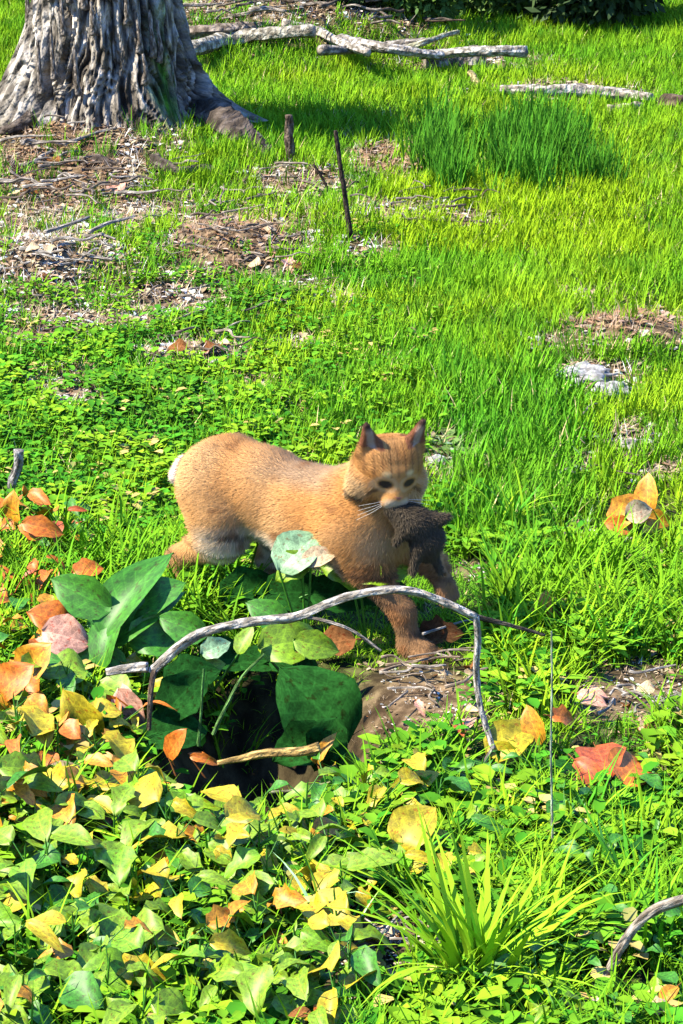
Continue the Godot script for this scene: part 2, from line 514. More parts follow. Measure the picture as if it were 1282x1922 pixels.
# ------------------------------------------------------------------ old trunk
func build_trunk():
	var c := flat(214, 258)
	var s := per_m(c.z)
	var t := base("tree_trunk", Vector3(c.x, hgt(c.x, c.z) - 0.05, c.z))
	tag(t, "old grey weathered trunk with flaring roots", "tree trunk")
	var k := kit()
	var na := 260
	var nh := 170
	var top := 1.35
	for j in nh + 1:
		var h0 := top * pow(float(j) / nh, 1.2)
		for i in na + 1:
			var a := TAU * i / na
			var h := h0 * (1.0 + 0.16 * n_bark.get_noise_2d(cos(a) * 2.5, sin(a) * 2.5) + 0.06 * n_bark.get_noise_2d(cos(a) * 9.0, sin(a) * 9.0))
			var f := 0.0                               # flare of each buttress: [angle, reach, falloff]
			for e in [[0.10, 0.40, 0.18, 0.22], [PI * 0.5, 0.20, 0.30, 0.6], [PI * 0.93, 0.34, 0.30, 0.5], [PI * 1.45, 0.3, 0.25, 0.5], [0.95, 0.16, 0.2, 0.35]]:
				var d := absf(wrapf(a - e[0], -PI, PI))
				f += e[1] * exp(-h / e[2]) * exp(-pow(d / e[3], 2.0))
			var r: float = 0.292 - 0.02 * h + f
			var warp := n_lump.get_noise_3d(cos(a) * 1.5, h * 2.2, sin(a) * 1.5) * 0.30
			var ridge := n_bark.get_noise_3d(cos(a + warp) * 3.0, h * 0.5, sin(a + warp) * 3.0)
			var plate := absf(n_bark.get_noise_3d(cos(a + warp) * 9.0 + 7.0, h * 1.1, sin(a + warp) * 9.0))
			var crag := n_bark.get_noise_3d(cos(a + warp) * 16.0 + 20.0, h * 4.0, sin(a + warp) * 16.0)
			r += ridge * 0.07 + smoothstep(0.0, 0.22, plate) * 0.032 + crag * 0.010
			var lean := Vector3(-0.015 * h, h, 0.0)
			k.v.append(Vector3(cos(a) * r, 0, sin(a) * r) + lean)
			var g := 1.0 + 0.5 * crag
			var col := Color(0.33, 0.295, 0.245).lerp(Color(0.075, 0.055, 0.040), clampf(1.05 - plate * 5.0 - crag * 0.5, 0.0, 1.0))
			# sunlit flank painted into the bark colour as a broad pale strip
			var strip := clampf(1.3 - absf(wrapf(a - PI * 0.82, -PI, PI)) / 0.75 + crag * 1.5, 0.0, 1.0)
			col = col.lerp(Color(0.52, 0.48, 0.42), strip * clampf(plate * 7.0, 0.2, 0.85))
			var moss := clampf(1.25 - absf(wrapf(a - 0.85, -PI, PI)) / 0.22 - absf(h - 0.2) * 2.6 + crag, 0.0, 1.0)
			col = col.lerp(Color(0.05, 0.15, 0.012), moss)
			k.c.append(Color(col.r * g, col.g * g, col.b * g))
			k.u.append(Vector2(a * 4.0 / TAU, h * 0.5))
	for j in nh:
		for i in na:
			var p := j * (na + 1) + i
			var q := p + na + 1
			k.i.append_array(PackedInt32Array([p, p + 1, q, p + 1, q + 1, q]))
	var mid_top: int = k.v.size()
	k.v.append(Vector3(-0.02, top * 0.9, 0)); k.c.append(Color(0.36, 0.30, 0.22)); k.u.append(Vector2(0.5, 0.5))
	for i in na: k.i.append_array(PackedInt32Array([nh * (na + 1) + i, nh * (na + 1) + i + 1, mid_top]))
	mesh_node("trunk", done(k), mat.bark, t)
	# surface roots
	var org := t.position
	for e in [[[395, 215], [440, 250], [475, 268], [505, 288], [530, 302]], [[180, 300], [215, 315], [260, 318], [300, 335]], [[60, 220], [25, 240], [-20, 250]], [[290, 300], [330, 322], [385, 318], [430, 335]]]:
		var pts := []
		for j in e.size():
			pts.append(gp(e[j][0], e[j][1], 0.055 - 0.018 * j) - org)
		mesh_node("root", tube(smooth_path(pts), 0.095 if e[0][0] == 395 else 0.034, 0.014, 10, 0.3, Color(0.13, 0.105, 0.085), e[0][0]), mat.stick, t)
	# splintered bark plates standing off the trunk
	for j in 26:
		var a := rng.randf_range(0.2, PI * 0.98)
		var h := rng.randf_range(0.12, 1.0)
		var r := 0.33 + 0.22 * exp(-h / 0.25)
		var p := Vector3(cos(a) * r - 0.015 * h, h, sin(a) * r)
		var path := [p, p + Vector3(cos(a) * 0.012, 0.06, sin(a) * 0.012), p + Vector3(cos(a) * 0.004 - 0.01, rng.randf_range(0.12, 0.24), 0)]
		mesh_node("bark_strip", tube(smooth_path(path, 3), 0.020, 0.006, 6, 0.4, Color(0.24, 0.21, 0.18), j), mat.stick, t)

# ------------------------------------------------------------------ far trees and bushes
func spray_crown(count: int, rx: float, ry: float, rz: float, size: float, dark: Color, light: Color, cone := false) -> ArrayMesh:
	var k := kit()
	for j in count:
		var d := Vector3(rng.randfn(), rng.randfn(), rng.randfn()).normalized() * pow(rng.randf(), 0.45)
		var clump := 1.0 + 0.35 * n_fine.get_noise_3d(d.x * 3.0, d.y * 3.0, d.z * 3.0)
		var p := Vector3(d.x * rx, d.y * ry, d.z * rz) * clump
		if cone: p *= Vector3(0.55 - 0.45 * d.y, 1, 0.55 - 0.45 * d.y)
		var out := (Vector3(d.x, d.y * 0.4 - 0.1, d.z) + Vector3(rng.randfn(), rng.randfn(), rng.randfn()) * 0.4).normalized()
		var side := out.cross(Vector3(rng.randfn(), rng.randfn(), rng.randfn())).normalized()
		var s := size * rng.randf_range(0.6, 1.3)
		var c := dark.lerp(light, rng.randf())
		var a: int = k.v.size()
		k.v.append(p); k.v.append(p + out * s * 0.5 + side * s * 0.22); k.v.append(p + out * s * 0.5 - side * s * 0.22); k.v.append(p + out * s)
		for q in 4: k.c.append(c)
		k.i.append_array(PackedInt32Array([a, a + 1, a + 2, a + 1, a + 3, a + 2]))
	return done(k)

func build_far():
	rng.seed = 5
	var cone := spray_crown(7000, 2.4, 3.2, 2.4, 0.34, Color(0.022, 0.050, 0.016), Color(0.045, 0.090, 0.024), true)
	var trees := [[-3.6, -20.0, 1.0, "beside the grey brush heap"], [-0.6, -23.5, 1.15, "behind the grey brush heap"], [2.6, -24.5, 1.1, "behind the low evergreen bush"], [-7.0, -22.5, 1.2, "behind the old grey trunk"], [6.4, -23.0, 1.1, "past the low evergreen bush"]]
	for e in trees:
		var o := base("evergreen_tree", Vector3(e[0], hgt(e[0], e[1]) - 0.05, e[1]))
		tag(o, "tall evergreen tree " + e[3], "tree", "evergreen trees at the edge of the clearing")
		var path := []
		for j in 8: path.append(Vector3(0.03 * sin(j * 1.3), j * 1.15, 0.02 * cos(j)))
		mesh_node("trunk", tube(path, 0.2, 0.04, 12, 0.2, Color(0.055, 0.045, 0.035), e[0]), mat.bark, o)
		var cr := mesh_node("crown", cone, mat.needles, o)
		cr.position = Vector3(0, 5.2, 0)
		cr.rotation.y = e[0]
		o.scale = Vector3.ONE * float(e[2])
	var round_crown := spray_crown(5200, 0.55, 0.48, 0.5, 0.11, Color(0.022, 0.045, 0.015), Color(0.042, 0.075, 0.022))
	var leafy := spray_crown(4200, 0.6, 0.55, 0.5, 0.12, Color(0.035, 0.085, 0.015), Color(0.07, 0.13, 0.02))
	for e in [[1115, 66, 0.80, round_crown, "low evergreen bush at the end of the meadow"], [930, 42, 0.52, leafy, "green leafy bush between the brush heap and the low evergreen bush"], [660, 36, 0.55, round_crown, "evergreen bush behind the brush heap"],
			[790, 44, 0.50, leafy, "green leafy bush touching the end of the brush heap"], [1300, -20, 0.7, leafy, "green leafy bush past the low evergreen bush"], [-30, -20, 0.8, round_crown, "evergreen bush behind the old grey trunk"], [1010, -60, 1.0, leafy, "tall leafy bush behind the low evergreen bush"]]:
		var p := gp(e[0], e[1])
		var o := base("bush", p)
		tag(o, e[4], "bush", "bushes at the edge of the clearing")
		o.scale = Vector3.ONE * float(e[2])
		var cr := mesh_node("crown", e[3], mat.needles, o)
		cr.position = Vector3(0, 0.5, -0.3)
		cr.rotation.y = e[0]
		for j in 3:
			mesh_node("stem", tube(smooth_path([Vector3(0.03 * j, -0.03, -0.3), Vector3(0.1 * (j - 1), 0.25, -0.3), Vector3(0.25 * (j - 1), 0.6, -0.3 + 0.05 * j)], 3), 0.02, 0.008, 6, 0.2, Color(0.05, 0.04, 0.03), j), mat.stick, o)

# ------------------------------------------------------------------ sticks, logs, stones
func stick(called: String, pts: Array, r0: float, r1: float, tint: Color, label: String, category: String, group := "", sides := 8, mid := -1.0) -> MeshInstance3D:
	var org: Vector3 = pts[0]
	var loc := []
	for p in pts: loc.append(p - org)
	var o := mesh_node(called, tube(smooth_path(loc), r0, r1, sides, 0.22, tint, org.x * 7.0 + org.z, mid), mat.stick)
	o.position = org
	tag(o, label, category, group)
	return o

func build_wood():
	rng.seed = 19
	var pale := Color(0.50, 0.47, 0.42)
	var grey := Color(0.33, 0.30, 0.26)
	var brown := Color(0.14, 0.10, 0.07)
	# the arched branch in front of the animal
	var zb := flat(600, 1440).z
	var pts := []
	for e in [[285, 1262], [325, 1222], [375, 1190], [440, 1172], [512, 1163], [560, 1157], [610, 1135], [680, 1114], [745, 1107], [800, 1117], [850, 1138], [893, 1158]]:
		pts.append(at_z(e[0], e[1], zb))
	var b := base("arched_branch", pts[0])
	tag(b, "pale bare branch arching over the grass before the cat's legs", "branch")
	var o0: Vector3 = pts[0]
	var loc := []
	for p in pts: loc.append(p - o0)
	mesh_node("limb", tube(smooth_path(loc), 0.0115, 0.0085, 10, 0.25, pale, 1.0), mat.stick, b)
	var f := []
	for e in [[893, 1156, 0.0], [897, 1200, 0.0], [894, 1260, 0.0], [900, 1320, 0.01], [914, 1370, 0.03], [926, 1405, 0.05]]: f.append(at_z(e[0], e[1], zb + e[2]) - o0)
	mesh_node("fork", tube(smooth_path(f), 0.0085, 0.0065, 8, 0.2, pale, 2.0), mat.stick, b)
	f = []
	for e in [[926, 1404, 0.05], [906, 1440, 0.07], [912, 1470, 0.1], [940, 1515, 0.14]]: f.append(at_z(e[0], e[1], zb + e[2]) - o0)
	mesh_node("twig", tube(smooth_path(f), 0.0055, 0.004, 7, 0.2, grey, 3.0), mat.stick, b)
	f = []
	for e in [[892, 1157, 0.0], [935, 1168, -0.02], [980, 1180, -0.04], [1022, 1192, -0.06]]: f.append(at_z(e[0], e[1], zb + e[2]) - o0)
	mesh_node("twig", tube(smooth_path(f), 0.006, 0.004, 7, 0.2, Color(0.10, 0.085, 0.06), 4.0), mat.stick, b)
	f = []
	for e in [[575, 1158, 0.0], [620, 1168, 0.02], [665, 1186, 0.03], [715, 1222, 0.04]]: f.append(at_z(e[0], e[1], zb + e[2]) - o0)
	mesh_node("twig", tube(smooth_path(f), 0.005, 0.003, 7, 0.2, grey, 5.0), mat.stick, b)
	f = []
	for e in [[290, 1256, 0.0], [283, 1300, 0.05], [280, 1370, 0.06]]: f.append(at_z(e[0], e[1], zb + e[2]) - o0)
	mesh_node("twig", tube(smooth_path(f), 0.008, 0.006, 7, 0.2, brown, 6.0), mat.stick, b)
	stick("broken_stick", [at_z(200, 1262, zb), at_z(240, 1255, zb), at_z(278, 1252, zb)], 0.010, 0.013, pale, "short pale broken stick lying at the end of the arched branch", "stick")
	# thin stems in the hollow
	stick("plant_stem", [at_z(400, 1378, zb), at_z(425, 1325, zb), at_z(455, 1270, zb), at_z(496, 1228, zb)], 0.005, 0.003, Color(0.14, 0.30, 0.08), "pale green slanting stem rising through the dark hollow", "stem")
	stick("plant_stem", [at_z(372, 1400, zb), at_z(378, 1330, zb), at_z(382, 1255, zb)], 0.004, 0.0025, Color(0.08, 0.22, 0.05), "thin upright green stem under the arched branch", "stem")
	var zh := flat(560, 1505).z
	stick("lichened_stick", [at_z(408, 1432, zh), at_z(450, 1425, zh), at_z(495, 1415, zh), at_z(560, 1412, zh), at_z(600, 1402, zh)], 0.006, 0.012, Color(0.52, 0.36, 0.12), "ochre yellow stick lying across the dark hollow", "stick")
	stick("straw", [at_z(505, 1487, zh), at_z(560, 1482, zh), at_z(620, 1468, zh)], 0.003, 0.002, Color(0.4, 0.42, 0.25), "thin pale straw across the lower edge of the dark hollow", "straw")
	# curved branch in the lower corner
	var zc := flat(1120, 1890).z
	var cp := []
	for e in [[1330, 1680], [1275, 1690], [1230, 1707], [1190, 1742], [1158, 1790], [1138, 1835], [1125, 1880], [1112, 1915]]: cp.append(at_z(e[0], e[1], zc + (0.03 if e[0] < 1130 else 0.0)))
	stick("curved_branch", cp, 0.011, 0.0075, Color(0.40, 0.35, 0.28), "grey brown curved branch rising beside the large grass clump", "branch")
	stick("broken_stick", [gp(1060, 1912, 0.02), gp(1095, 1890, 0.03), gp(1130, 1876, 0.05)], 0.012, 0.010, Color(0.5, 0.44, 0.34), "pale broken stick at the foot of the curved branch", "stick")
	# upright sticks behind
	var ps := gp(660, 452)
	stick("upright_stick", [ps - Vector3(0, 0.03, 0), at_z(655, 420, ps.z), at_z(645, 350, ps.z), at_z(637, 295, ps.z), at_z(630, 245, ps.z)], 0.013, 0.008, Color(0.060, 0.045, 0.035), "tall thin dark stick standing upright in the grass", "stick")
	ps = gp(622, 372)
	stick("upright_stick", [ps, at_z(608, 340, ps.z), at_z(588, 308, ps.z)], 0.007, 0.005, Color(0.07, 0.05, 0.035), "short thin dark stick leaning near the root of the old trunk", "stick")
	ps = gp(544, 305)
	stick("stub", [ps - Vector3(0, 0.02, 0), at_z(543, 265, ps.z), at_z(542, 216, ps.z)], 0.022, 0.019, Color(0.16, 0.12, 0.09), "short broken brown stub standing past the root of the old trunk", "stub")
	ps = gp(18, 945)
	stick("grey_stub", [ps, at_z(24, 905, ps.z), at_z(34, 875, ps.z), at_z(36, 845, ps.z)], 0.009, 0.016, Color(0.30, 0.29, 0.28), "short grey weathered stub with a pale blunt head", "stub", "", 9, 0.014)
	# tall pale stalk
	ps = gp(1037, 1625)
	stick("dry_stalk", [ps, at_z(1036, 1520, ps.z - 0.01), at_z(1034, 1400, ps.z), at_z(1036, 1290, ps.z - 0.01), at_z(1035, 1185, ps.z)], 0.0032, 0.0016, Color(0.42, 0.50, 0.36), "very thin tall pale stalk standing beside the arched branch", "stalk", "", 6)
	# logs at the far side
	stick("grey_log", [gp(800, 118, 0.05), gp(850, 112, 0.055), gp(905, 108, 0.06)], 0.05, 0.07, grey, "short thick grey log lying below the thin pale pole", "log", "", 12)
	stick("pale_pole", [gp(790, 104, 0.1), gp(860, 98, 0.14), gp(925, 96, 0.14), gp(987, 97, 0.12)], 0.022, 0.030, Color(0.52, 0.50, 0.44), "thin pale pole resting on the short grey log", "pole", "", 10)
	stick("fallen_log", [gp(940, 168, 0.05), gp(1010, 170, 0.06), gp(1090, 171, 0.06), gp(1160, 177, 0.05), gp(1222, 186, 0.04)], 0.022, 0.028, Color(0.55, 0.50, 0.43), "long bleached log lying in the far meadow grass", "log", "", 12, 0.036)
	stick("wood_chunk", [gp(1140, 208, 0.02), gp(1175, 203, 0.03), gp(1205, 198, 0.03)], 0.03, 0.022, Color(0.5, 0.44, 0.33), "short pale wood chunk lying before the long bleached log", "wood")
	stick("wood_chunk", [gp(1245, 196, 0.03), gp(1290, 196, 0.04)], 0.05, 0.05, brown, "short brown wood chunk past the end of the bleached log", "wood", "", 10)
	stick("wood_chunk", [gp(884, 138, 0.05), gp(897, 158, 0.03)], 0.02, 0.018, Color(0.48, 0.42, 0.2), "small yellowish wood stub below the short grey log", "wood")
	# big poles in the brush heap
	for e in [[[345, 28], [420, 22], [480, 32], [545, 50], 0.03, pale], [[345, 62], [410, 58], [480, 52], [560, 45], 0.034, Color(0.26, 0.22, 0.18)], [[355, 92], [430, 75], [510, 62], [590, 58], 0.036, Color(0.42, 0.40, 0.33)],
			[[530, 45], [590, 58], [640, 80], [690, 98], 0.025, pale], [[480, 40], [540, 36], [580, 28], [640, 20], 0.025, grey], [[600, 95], [680, 92], [740, 84], [800, 78], 0.022, grey], [[640, 75], [700, 86], [760, 96], [830, 104], 0.025, pale], [[760, 92], [800, 78], [835, 66], [860, 60], 0.014, Color(0.45, 0.45, 0.3)]]:
		var q := []
		for j in 4: q.append(gp(e[j][0] * 1.0, e[j][1] * 1.0, 0.15 + 0.025 * sin(e[0][0] + j * 1.7)))
		stick("brush_pole", q, e[4] * 1.25, e[4] * 0.9, e[5], "%s %s pole lying in the grey brush heap" % ["thick" if e[4] > 0.033 else ("thin" if e[4] < 0.0245 else "slender"), "pale" if e[5].g > 0.44 else "grey"], "pole", "poles of the grey brush heap")
	# loose twigs: [px, py, spread x, spread y, count, length px, thickness m, lift, tint a, tint b, label, group]
	for e in [[110, 320, 125, 75, 52, 110, 0.008, 0.07, pale, brown, "dead twig piled at the foot of the old trunk", "twigs at the foot of the trunk"],
			[440, 462, 100, 45, 26, 90, 0.006, 0.04, Color(0.5, 0.42, 0.33), brown, "dead twig on the brown litter mound before the trunk", "twigs on the brown litter mound"],
			[70, 500, 110, 40, 24, 110, 0.008, 0.05, pale, grey, "dead twig on the pale litter bank below the trunk", "twigs on the pale litter bank"],
			[570, 58, 240, 46, 95, 120, 0.013, 0.24, Color(0.42, 0.38, 0.32), Color(0.09, 0.065, 0.045), "thin dead stick in the grey brush heap", "sticks of the grey brush heap"],
			[790, 1285, 80, 50, 16, 130, 0.004, 0.05, pale, Color(0.3, 0.22, 0.14), "thin twig tangled under the arched branch", "twigs under the arched branch"],
			[300, 400, 260, 90, 40, 90, 0.006, 0.04, Color(0.48, 0.43, 0.35), brown, "dead twig strewn between the trunk and the litter mound", "twigs strewn below the trunk"],
			[330, 600, 300, 60, 26, 80, 0.005, 0.03, Color(0.48, 0.43, 0.35), brown, "dead twig strewn in the herbs behind the cat", "twigs strewn behind the cat"],
			[1150, 1000, 120, 200, 16, 80, 0.004, 0.03, Color(0.5, 0.45, 0.36), brown, "dead twig in the meadow near the amber sprig", "twigs near the amber sprig"],
			[740, 395, 130, 30, 22, 80, 0.006, 0.03, grey, brown, "dead twig lying near the tall upright stick", "twigs near the upright stick"],
			[1200, 1325, 80, 40, 14, 90, 0.004, 0.03, pale, grey, "dead twig in the pale litter patch", "twigs in the pale litter patch"],
			[710, 1800, 70, 50, 12, 110, 0.004, 0.03, pale, Color(0.35, 0.28, 0.2), "dead twig in the litter beside the large grass clump", "twigs beside the grass clump"],
			[370, 658, 70, 18, 9, 80, 0.006, 0.04, Color(0.48, 0.42, 0.33), brown, "dead twig on the small litter strip behind the cat", "twigs on the litter strip"]]:
		for j in int(e[4]):
			var px: float = e[0] + rng.randf_range(-1, 1) * e[2]
			var py: float = e[1] + rng.randf_range(-1, 1) * e[3]
			var a := gp(px, py)
			var len_m: float = e[5] / per_m(a.z) * rng.randf_range(0.4, 1.1)
			var yaw := rng.randfn() * 1.0
			var d := Vector3(cos(yaw), rng.randf_range(-0.04, 0.22), sin(yaw)) * len_m
			var lift: float = e[7] * rng.randf()
			var tint: Color = e[8]
			tint = tint.lerp(e[9], rng.randf())
			var m1 := a + d * 0.35 + Vector3(rng.randf_range(-0.02, 0.02), lift + rng.randf_range(-0.008, 0.014), rng.randf_range(-0.03, 0.03))
			var m2 := a + d * 0.7 + Vector3(rng.randf_range(-0.02, 0.02), lift + rng.randf_range(-0.008, 0.014), rng.randf_range(-0.03, 0.03))
			var r: float = e[6] * rng.randf_range(0.5, 1.2)
			var o := stick("twig", [a + Vector3(0, 0.005 + lift, 0), m1, m2, a + d + Vector3(0, lift * 0.9, 0)], r, r * 0.6, tint, ("long " if len_m > 0.8 * e[5] / per_m(a.z) else ("short " if len_m < 0.55 * e[5] / per_m(a.z) else "")) + ("dark " if tint.g < 0.22 else ("light " if tint.g > 0.36 else "mid-brown ")) + e[10], "twig", e[11], 6)
			o.position.y += 0.01

func stone(px: float, py: float, wpx: float, flatness: float, tint: Color, label: String):
	var c := gp(px, py)
	var r := wpx * 0.5 / per_m(c.z)
	var k := kit()
	var na := 28
	var nb := 16
	for j in nb + 1:
		var b := PI * j / nb
		for i in na + 1:
			var a := TAU * i / na
			var d := Vector3(sin(b) * cos(a), cos(b), sin(b) * sin(a))
			var g := 1.0 + 0.55 * n_fine.get_noise_3d(d.x * 1.1 + px, d.y * 1.1, d.z * 1.1) + 0.12 * n_fine.get_noise_3d(d.x * 5.0, d.y * 5.0 + px, d.z * 5.0)
			k.v.append(Vector3(d.x * r * g, d.y * r * flatness * g, d.z * r * 0.8 * g))
			var s := 1.0 + 0.4 * n_fine.get_noise_3d(d.x * 3.0 + 9.0, d.y * 3.0, d.z * 3.0 + px)
			k.c.append(Color(tint.r * s, tint.g * s, tint.b * s))
	for j in nb:
		for i in na:
			var p := j * (na + 1) + i
			k.i.append_array(PackedInt32Array([p, p + 1, p + na + 1, p + 1, p + na + 2, p + na + 1]))
	var o := mesh_node("stone", done(k), mat.rock)
	o.position = c + Vector3(0, r * flatness * 0.45, 0)
	tag(o, label, "stone")

# ------------------------------------------------------------------ leafy plants
func make_leaves():
	leaf_meshes = [leaf_shape(0.62, 0.05, 0.16, 0.25, 0.02), leaf_shape(0.52, 0.10, 0.22, 0.40, 0.03), leaf_shape(0.72, 0.09, 0.20, 0.40, 0.06), leaf_shape(0.45, 0.03, 0.25, 0.55, 0.02), leaf_shape(0.85, 0.03, 0.16, 0.38, 0.06), leaf_shape(0.34, 0.06, 0.3, 0.5, 0.03), leaf_shape(0.66, 0.22, 0.2, 0.5, 0.06), leaf_shape(0.5, 0.18, 0.3, 0.8, 0.05)]
	stick_meshes = [tube(smooth_path([Vector3.ZERO, Vector3(0.04, 0.5, 0.02), Vector3(0, 1, 0)], 3), 0.5, 0.35, 6, 0.1)]

func leaf_part(parent: Node3D, at: Vector3, out: Vector3, up: Vector3, size: float, tone: String, which := -1, called := "leaf") -> MeshInstance3D:
	var o := mesh_node(called, leaf_meshes[rng.randi() % leaf_meshes.size() if which < 0 else which], mat[tone], parent)
	var z := out.normalized()
	var x := up.cross(z).normalized()
	var y := z.cross(x)
	o.transform = Transform3D(Basis(x * size, y * size, z * size), at)
	return o

func stem_part(parent: Node3D, a: Vector3, b: Vector3, r: float, m: Material):
	var o := mesh_node("stem", stick_meshes[0], m, parent)
	var y := b - a
	var x := y.cross(Vector3(0.3, 0.1, 1)).normalized() * r * 2.0
	var z := x.cross(y).normalized() * r * 2.0
	o.transform = Transform3D(Basis(x, y, z), a)

var tone_words := {lime = "lime green", grass_lime = "vivid green", yellow = "yellow", green = "fresh green", deep = "dark green", amber = "amber", orange = "orange", pink = "faded pink", brown = "brown", red = "rusty red", pale = "pale green", buff = "buff"}
var count_words := ["no", "one", "two", "three", "four", "five", "six", "seven", "eight", "nine", "ten"]

func seedling(px: float, py: float, height: float, size: float, count: int, tones: Array, label: String, group: String, which := -1):
	var g := gp(px, py)
	var o := base("seedling", g)
	var main: String = tones[rng.randi() % tones.size()]
	var other: String = tones[rng.randi() % tones.size()]
	var mix := "%s" % tone_words[main] if main == other else "%s and some %s" % [tone_words[main], tone_words[other]]
	tag(o, "%s seedling with %s %s leaves %s" % ["taller" if height > 0.13 else "low", count_words[count], mix, label], "seedling", group)
	var top := Vector3(rng.randf_range(-0.02, 0.02), height * 0.85, rng.randf_range(-0.02, 0.02))
	stem_part(o, Vector3(0, -0.01, 0), top, 0.0026, mat.green)
	for j in count:
		var y := 2.4 * j + rng.randf_range(-0.5, 0.5)
		var h := float(j + 1) / count * rng.randf_range(0.85, 1.05)
		var r := rng.randf_range(0.012, 0.05)
		var foot := top * h * 0.8
		var at := top * h + Vector3(cos(y) * r, 0.01, sin(y) * r)
		var out := Vector3(cos(y), rng.randf_range(-0.5, 0.3), sin(y))
		var up := Vector3(rng.randf_range(-0.9, 0.3), 1.0, rng.randf_range(-0.3, 1.1))
		stem_part(o, foot, at, 0.0016, mat.green)
		leaf_part(o, at, out, up, size * rng.randf_range(0.6, 1.25), main if rng.randf() < 0.65 else other, which)

func fallen_leaf(px: float, py: float, wpx: float, tone: String, label: String, group := "", lift := 0.03, tilt := 0.6):
	var g := gp(px, py, lift)
	var o := base("fallen_leaf", g)
	tag(o, label, "leaf", group)
	var y := rng.randf() * TAU
	var s := wpx / per_m(g.z)
	var out := Vector3(cos(y), rng.randf_range(-0.2, 0.2), sin(y) * 0.6)
	leaf_part(o, -out.normalized() * s * 0.5, out, Vector3(rng.randf_range(-0.5, 0.1), 1, tilt), s, tone, -1, "blade")
	stem_part(o, -out.normalized() * s * 0.48, -out.normalized() * s * 0.72, 0.0018, mat.brown)

func big_leaf_plant(px: float, py: float, leaves: Array, tone: String, label: String, stem_tone := "green"):
	# leaves: [pixel x, pixel y of the blade's middle, length px, yaw of the tip in the picture, facing z, shape]
	var g := gp(px, py)
	var o := base("broadleaf_plant", g)
	tag(o, label, "plant")
	for e in leaves:
		var zz: float = g.z + e[6]
		var mid := at_z(e[0], e[1], zz) - g
		var s: float = e[2] / per_m(zz)
		var out := Vector3(cos(e[3]), sin(e[3]) * 0.8, sin(e[3]) * -0.3)
		var at := mid - out.normalized() * s * 0.5
		stem_part(o, Vector3(0, -0.01, 0), at, 0.004, mat[stem_tone])
		leaf_part(o, at, out, Vector3(0.15 if tone == "deep" else -0.5, e[4], 1.0 - e[4] * 0.5), s, tone if e.size() < 8 else e[7], e[5])

func clump(px: float, py: float, count: int, length: float, width: float, lean: float, label: String, cols: Array):
	var g := gp(px, py)
	var o := base("grass_clump", g)
	tag(o, label, "grass clump", "large grass clumps among the seedlings")
	var meshes := []
	for j in 6:
		var k := kit()
		blade(k, Vector3.ZERO, 0, length, width, 0.0, 0.35 + 0.2 * j, 6)
		meshes.append(done(k))
	for j in count:
		var b := mesh_node("blade", meshes[j % 6], mat[cols[j % cols.size()] + "_blade"], o)
		var y := rng.randf() * TAU
		var s := rng.randf_range(0.6, 1.1)
		b.transform = Transform3D(Basis(Vector3.UP, y) * Basis(Vector3(0, 0, 1), -lean * rng.randf_range(0.1, 1.0)) * Basis(Vector3.UP, rng.randf_range(-0.6, 0.6)).scaled(Vector3(s, s, s)), Vector3(rng.randfn() * 0.02, -0.01, rng.randfn() * 0.02))

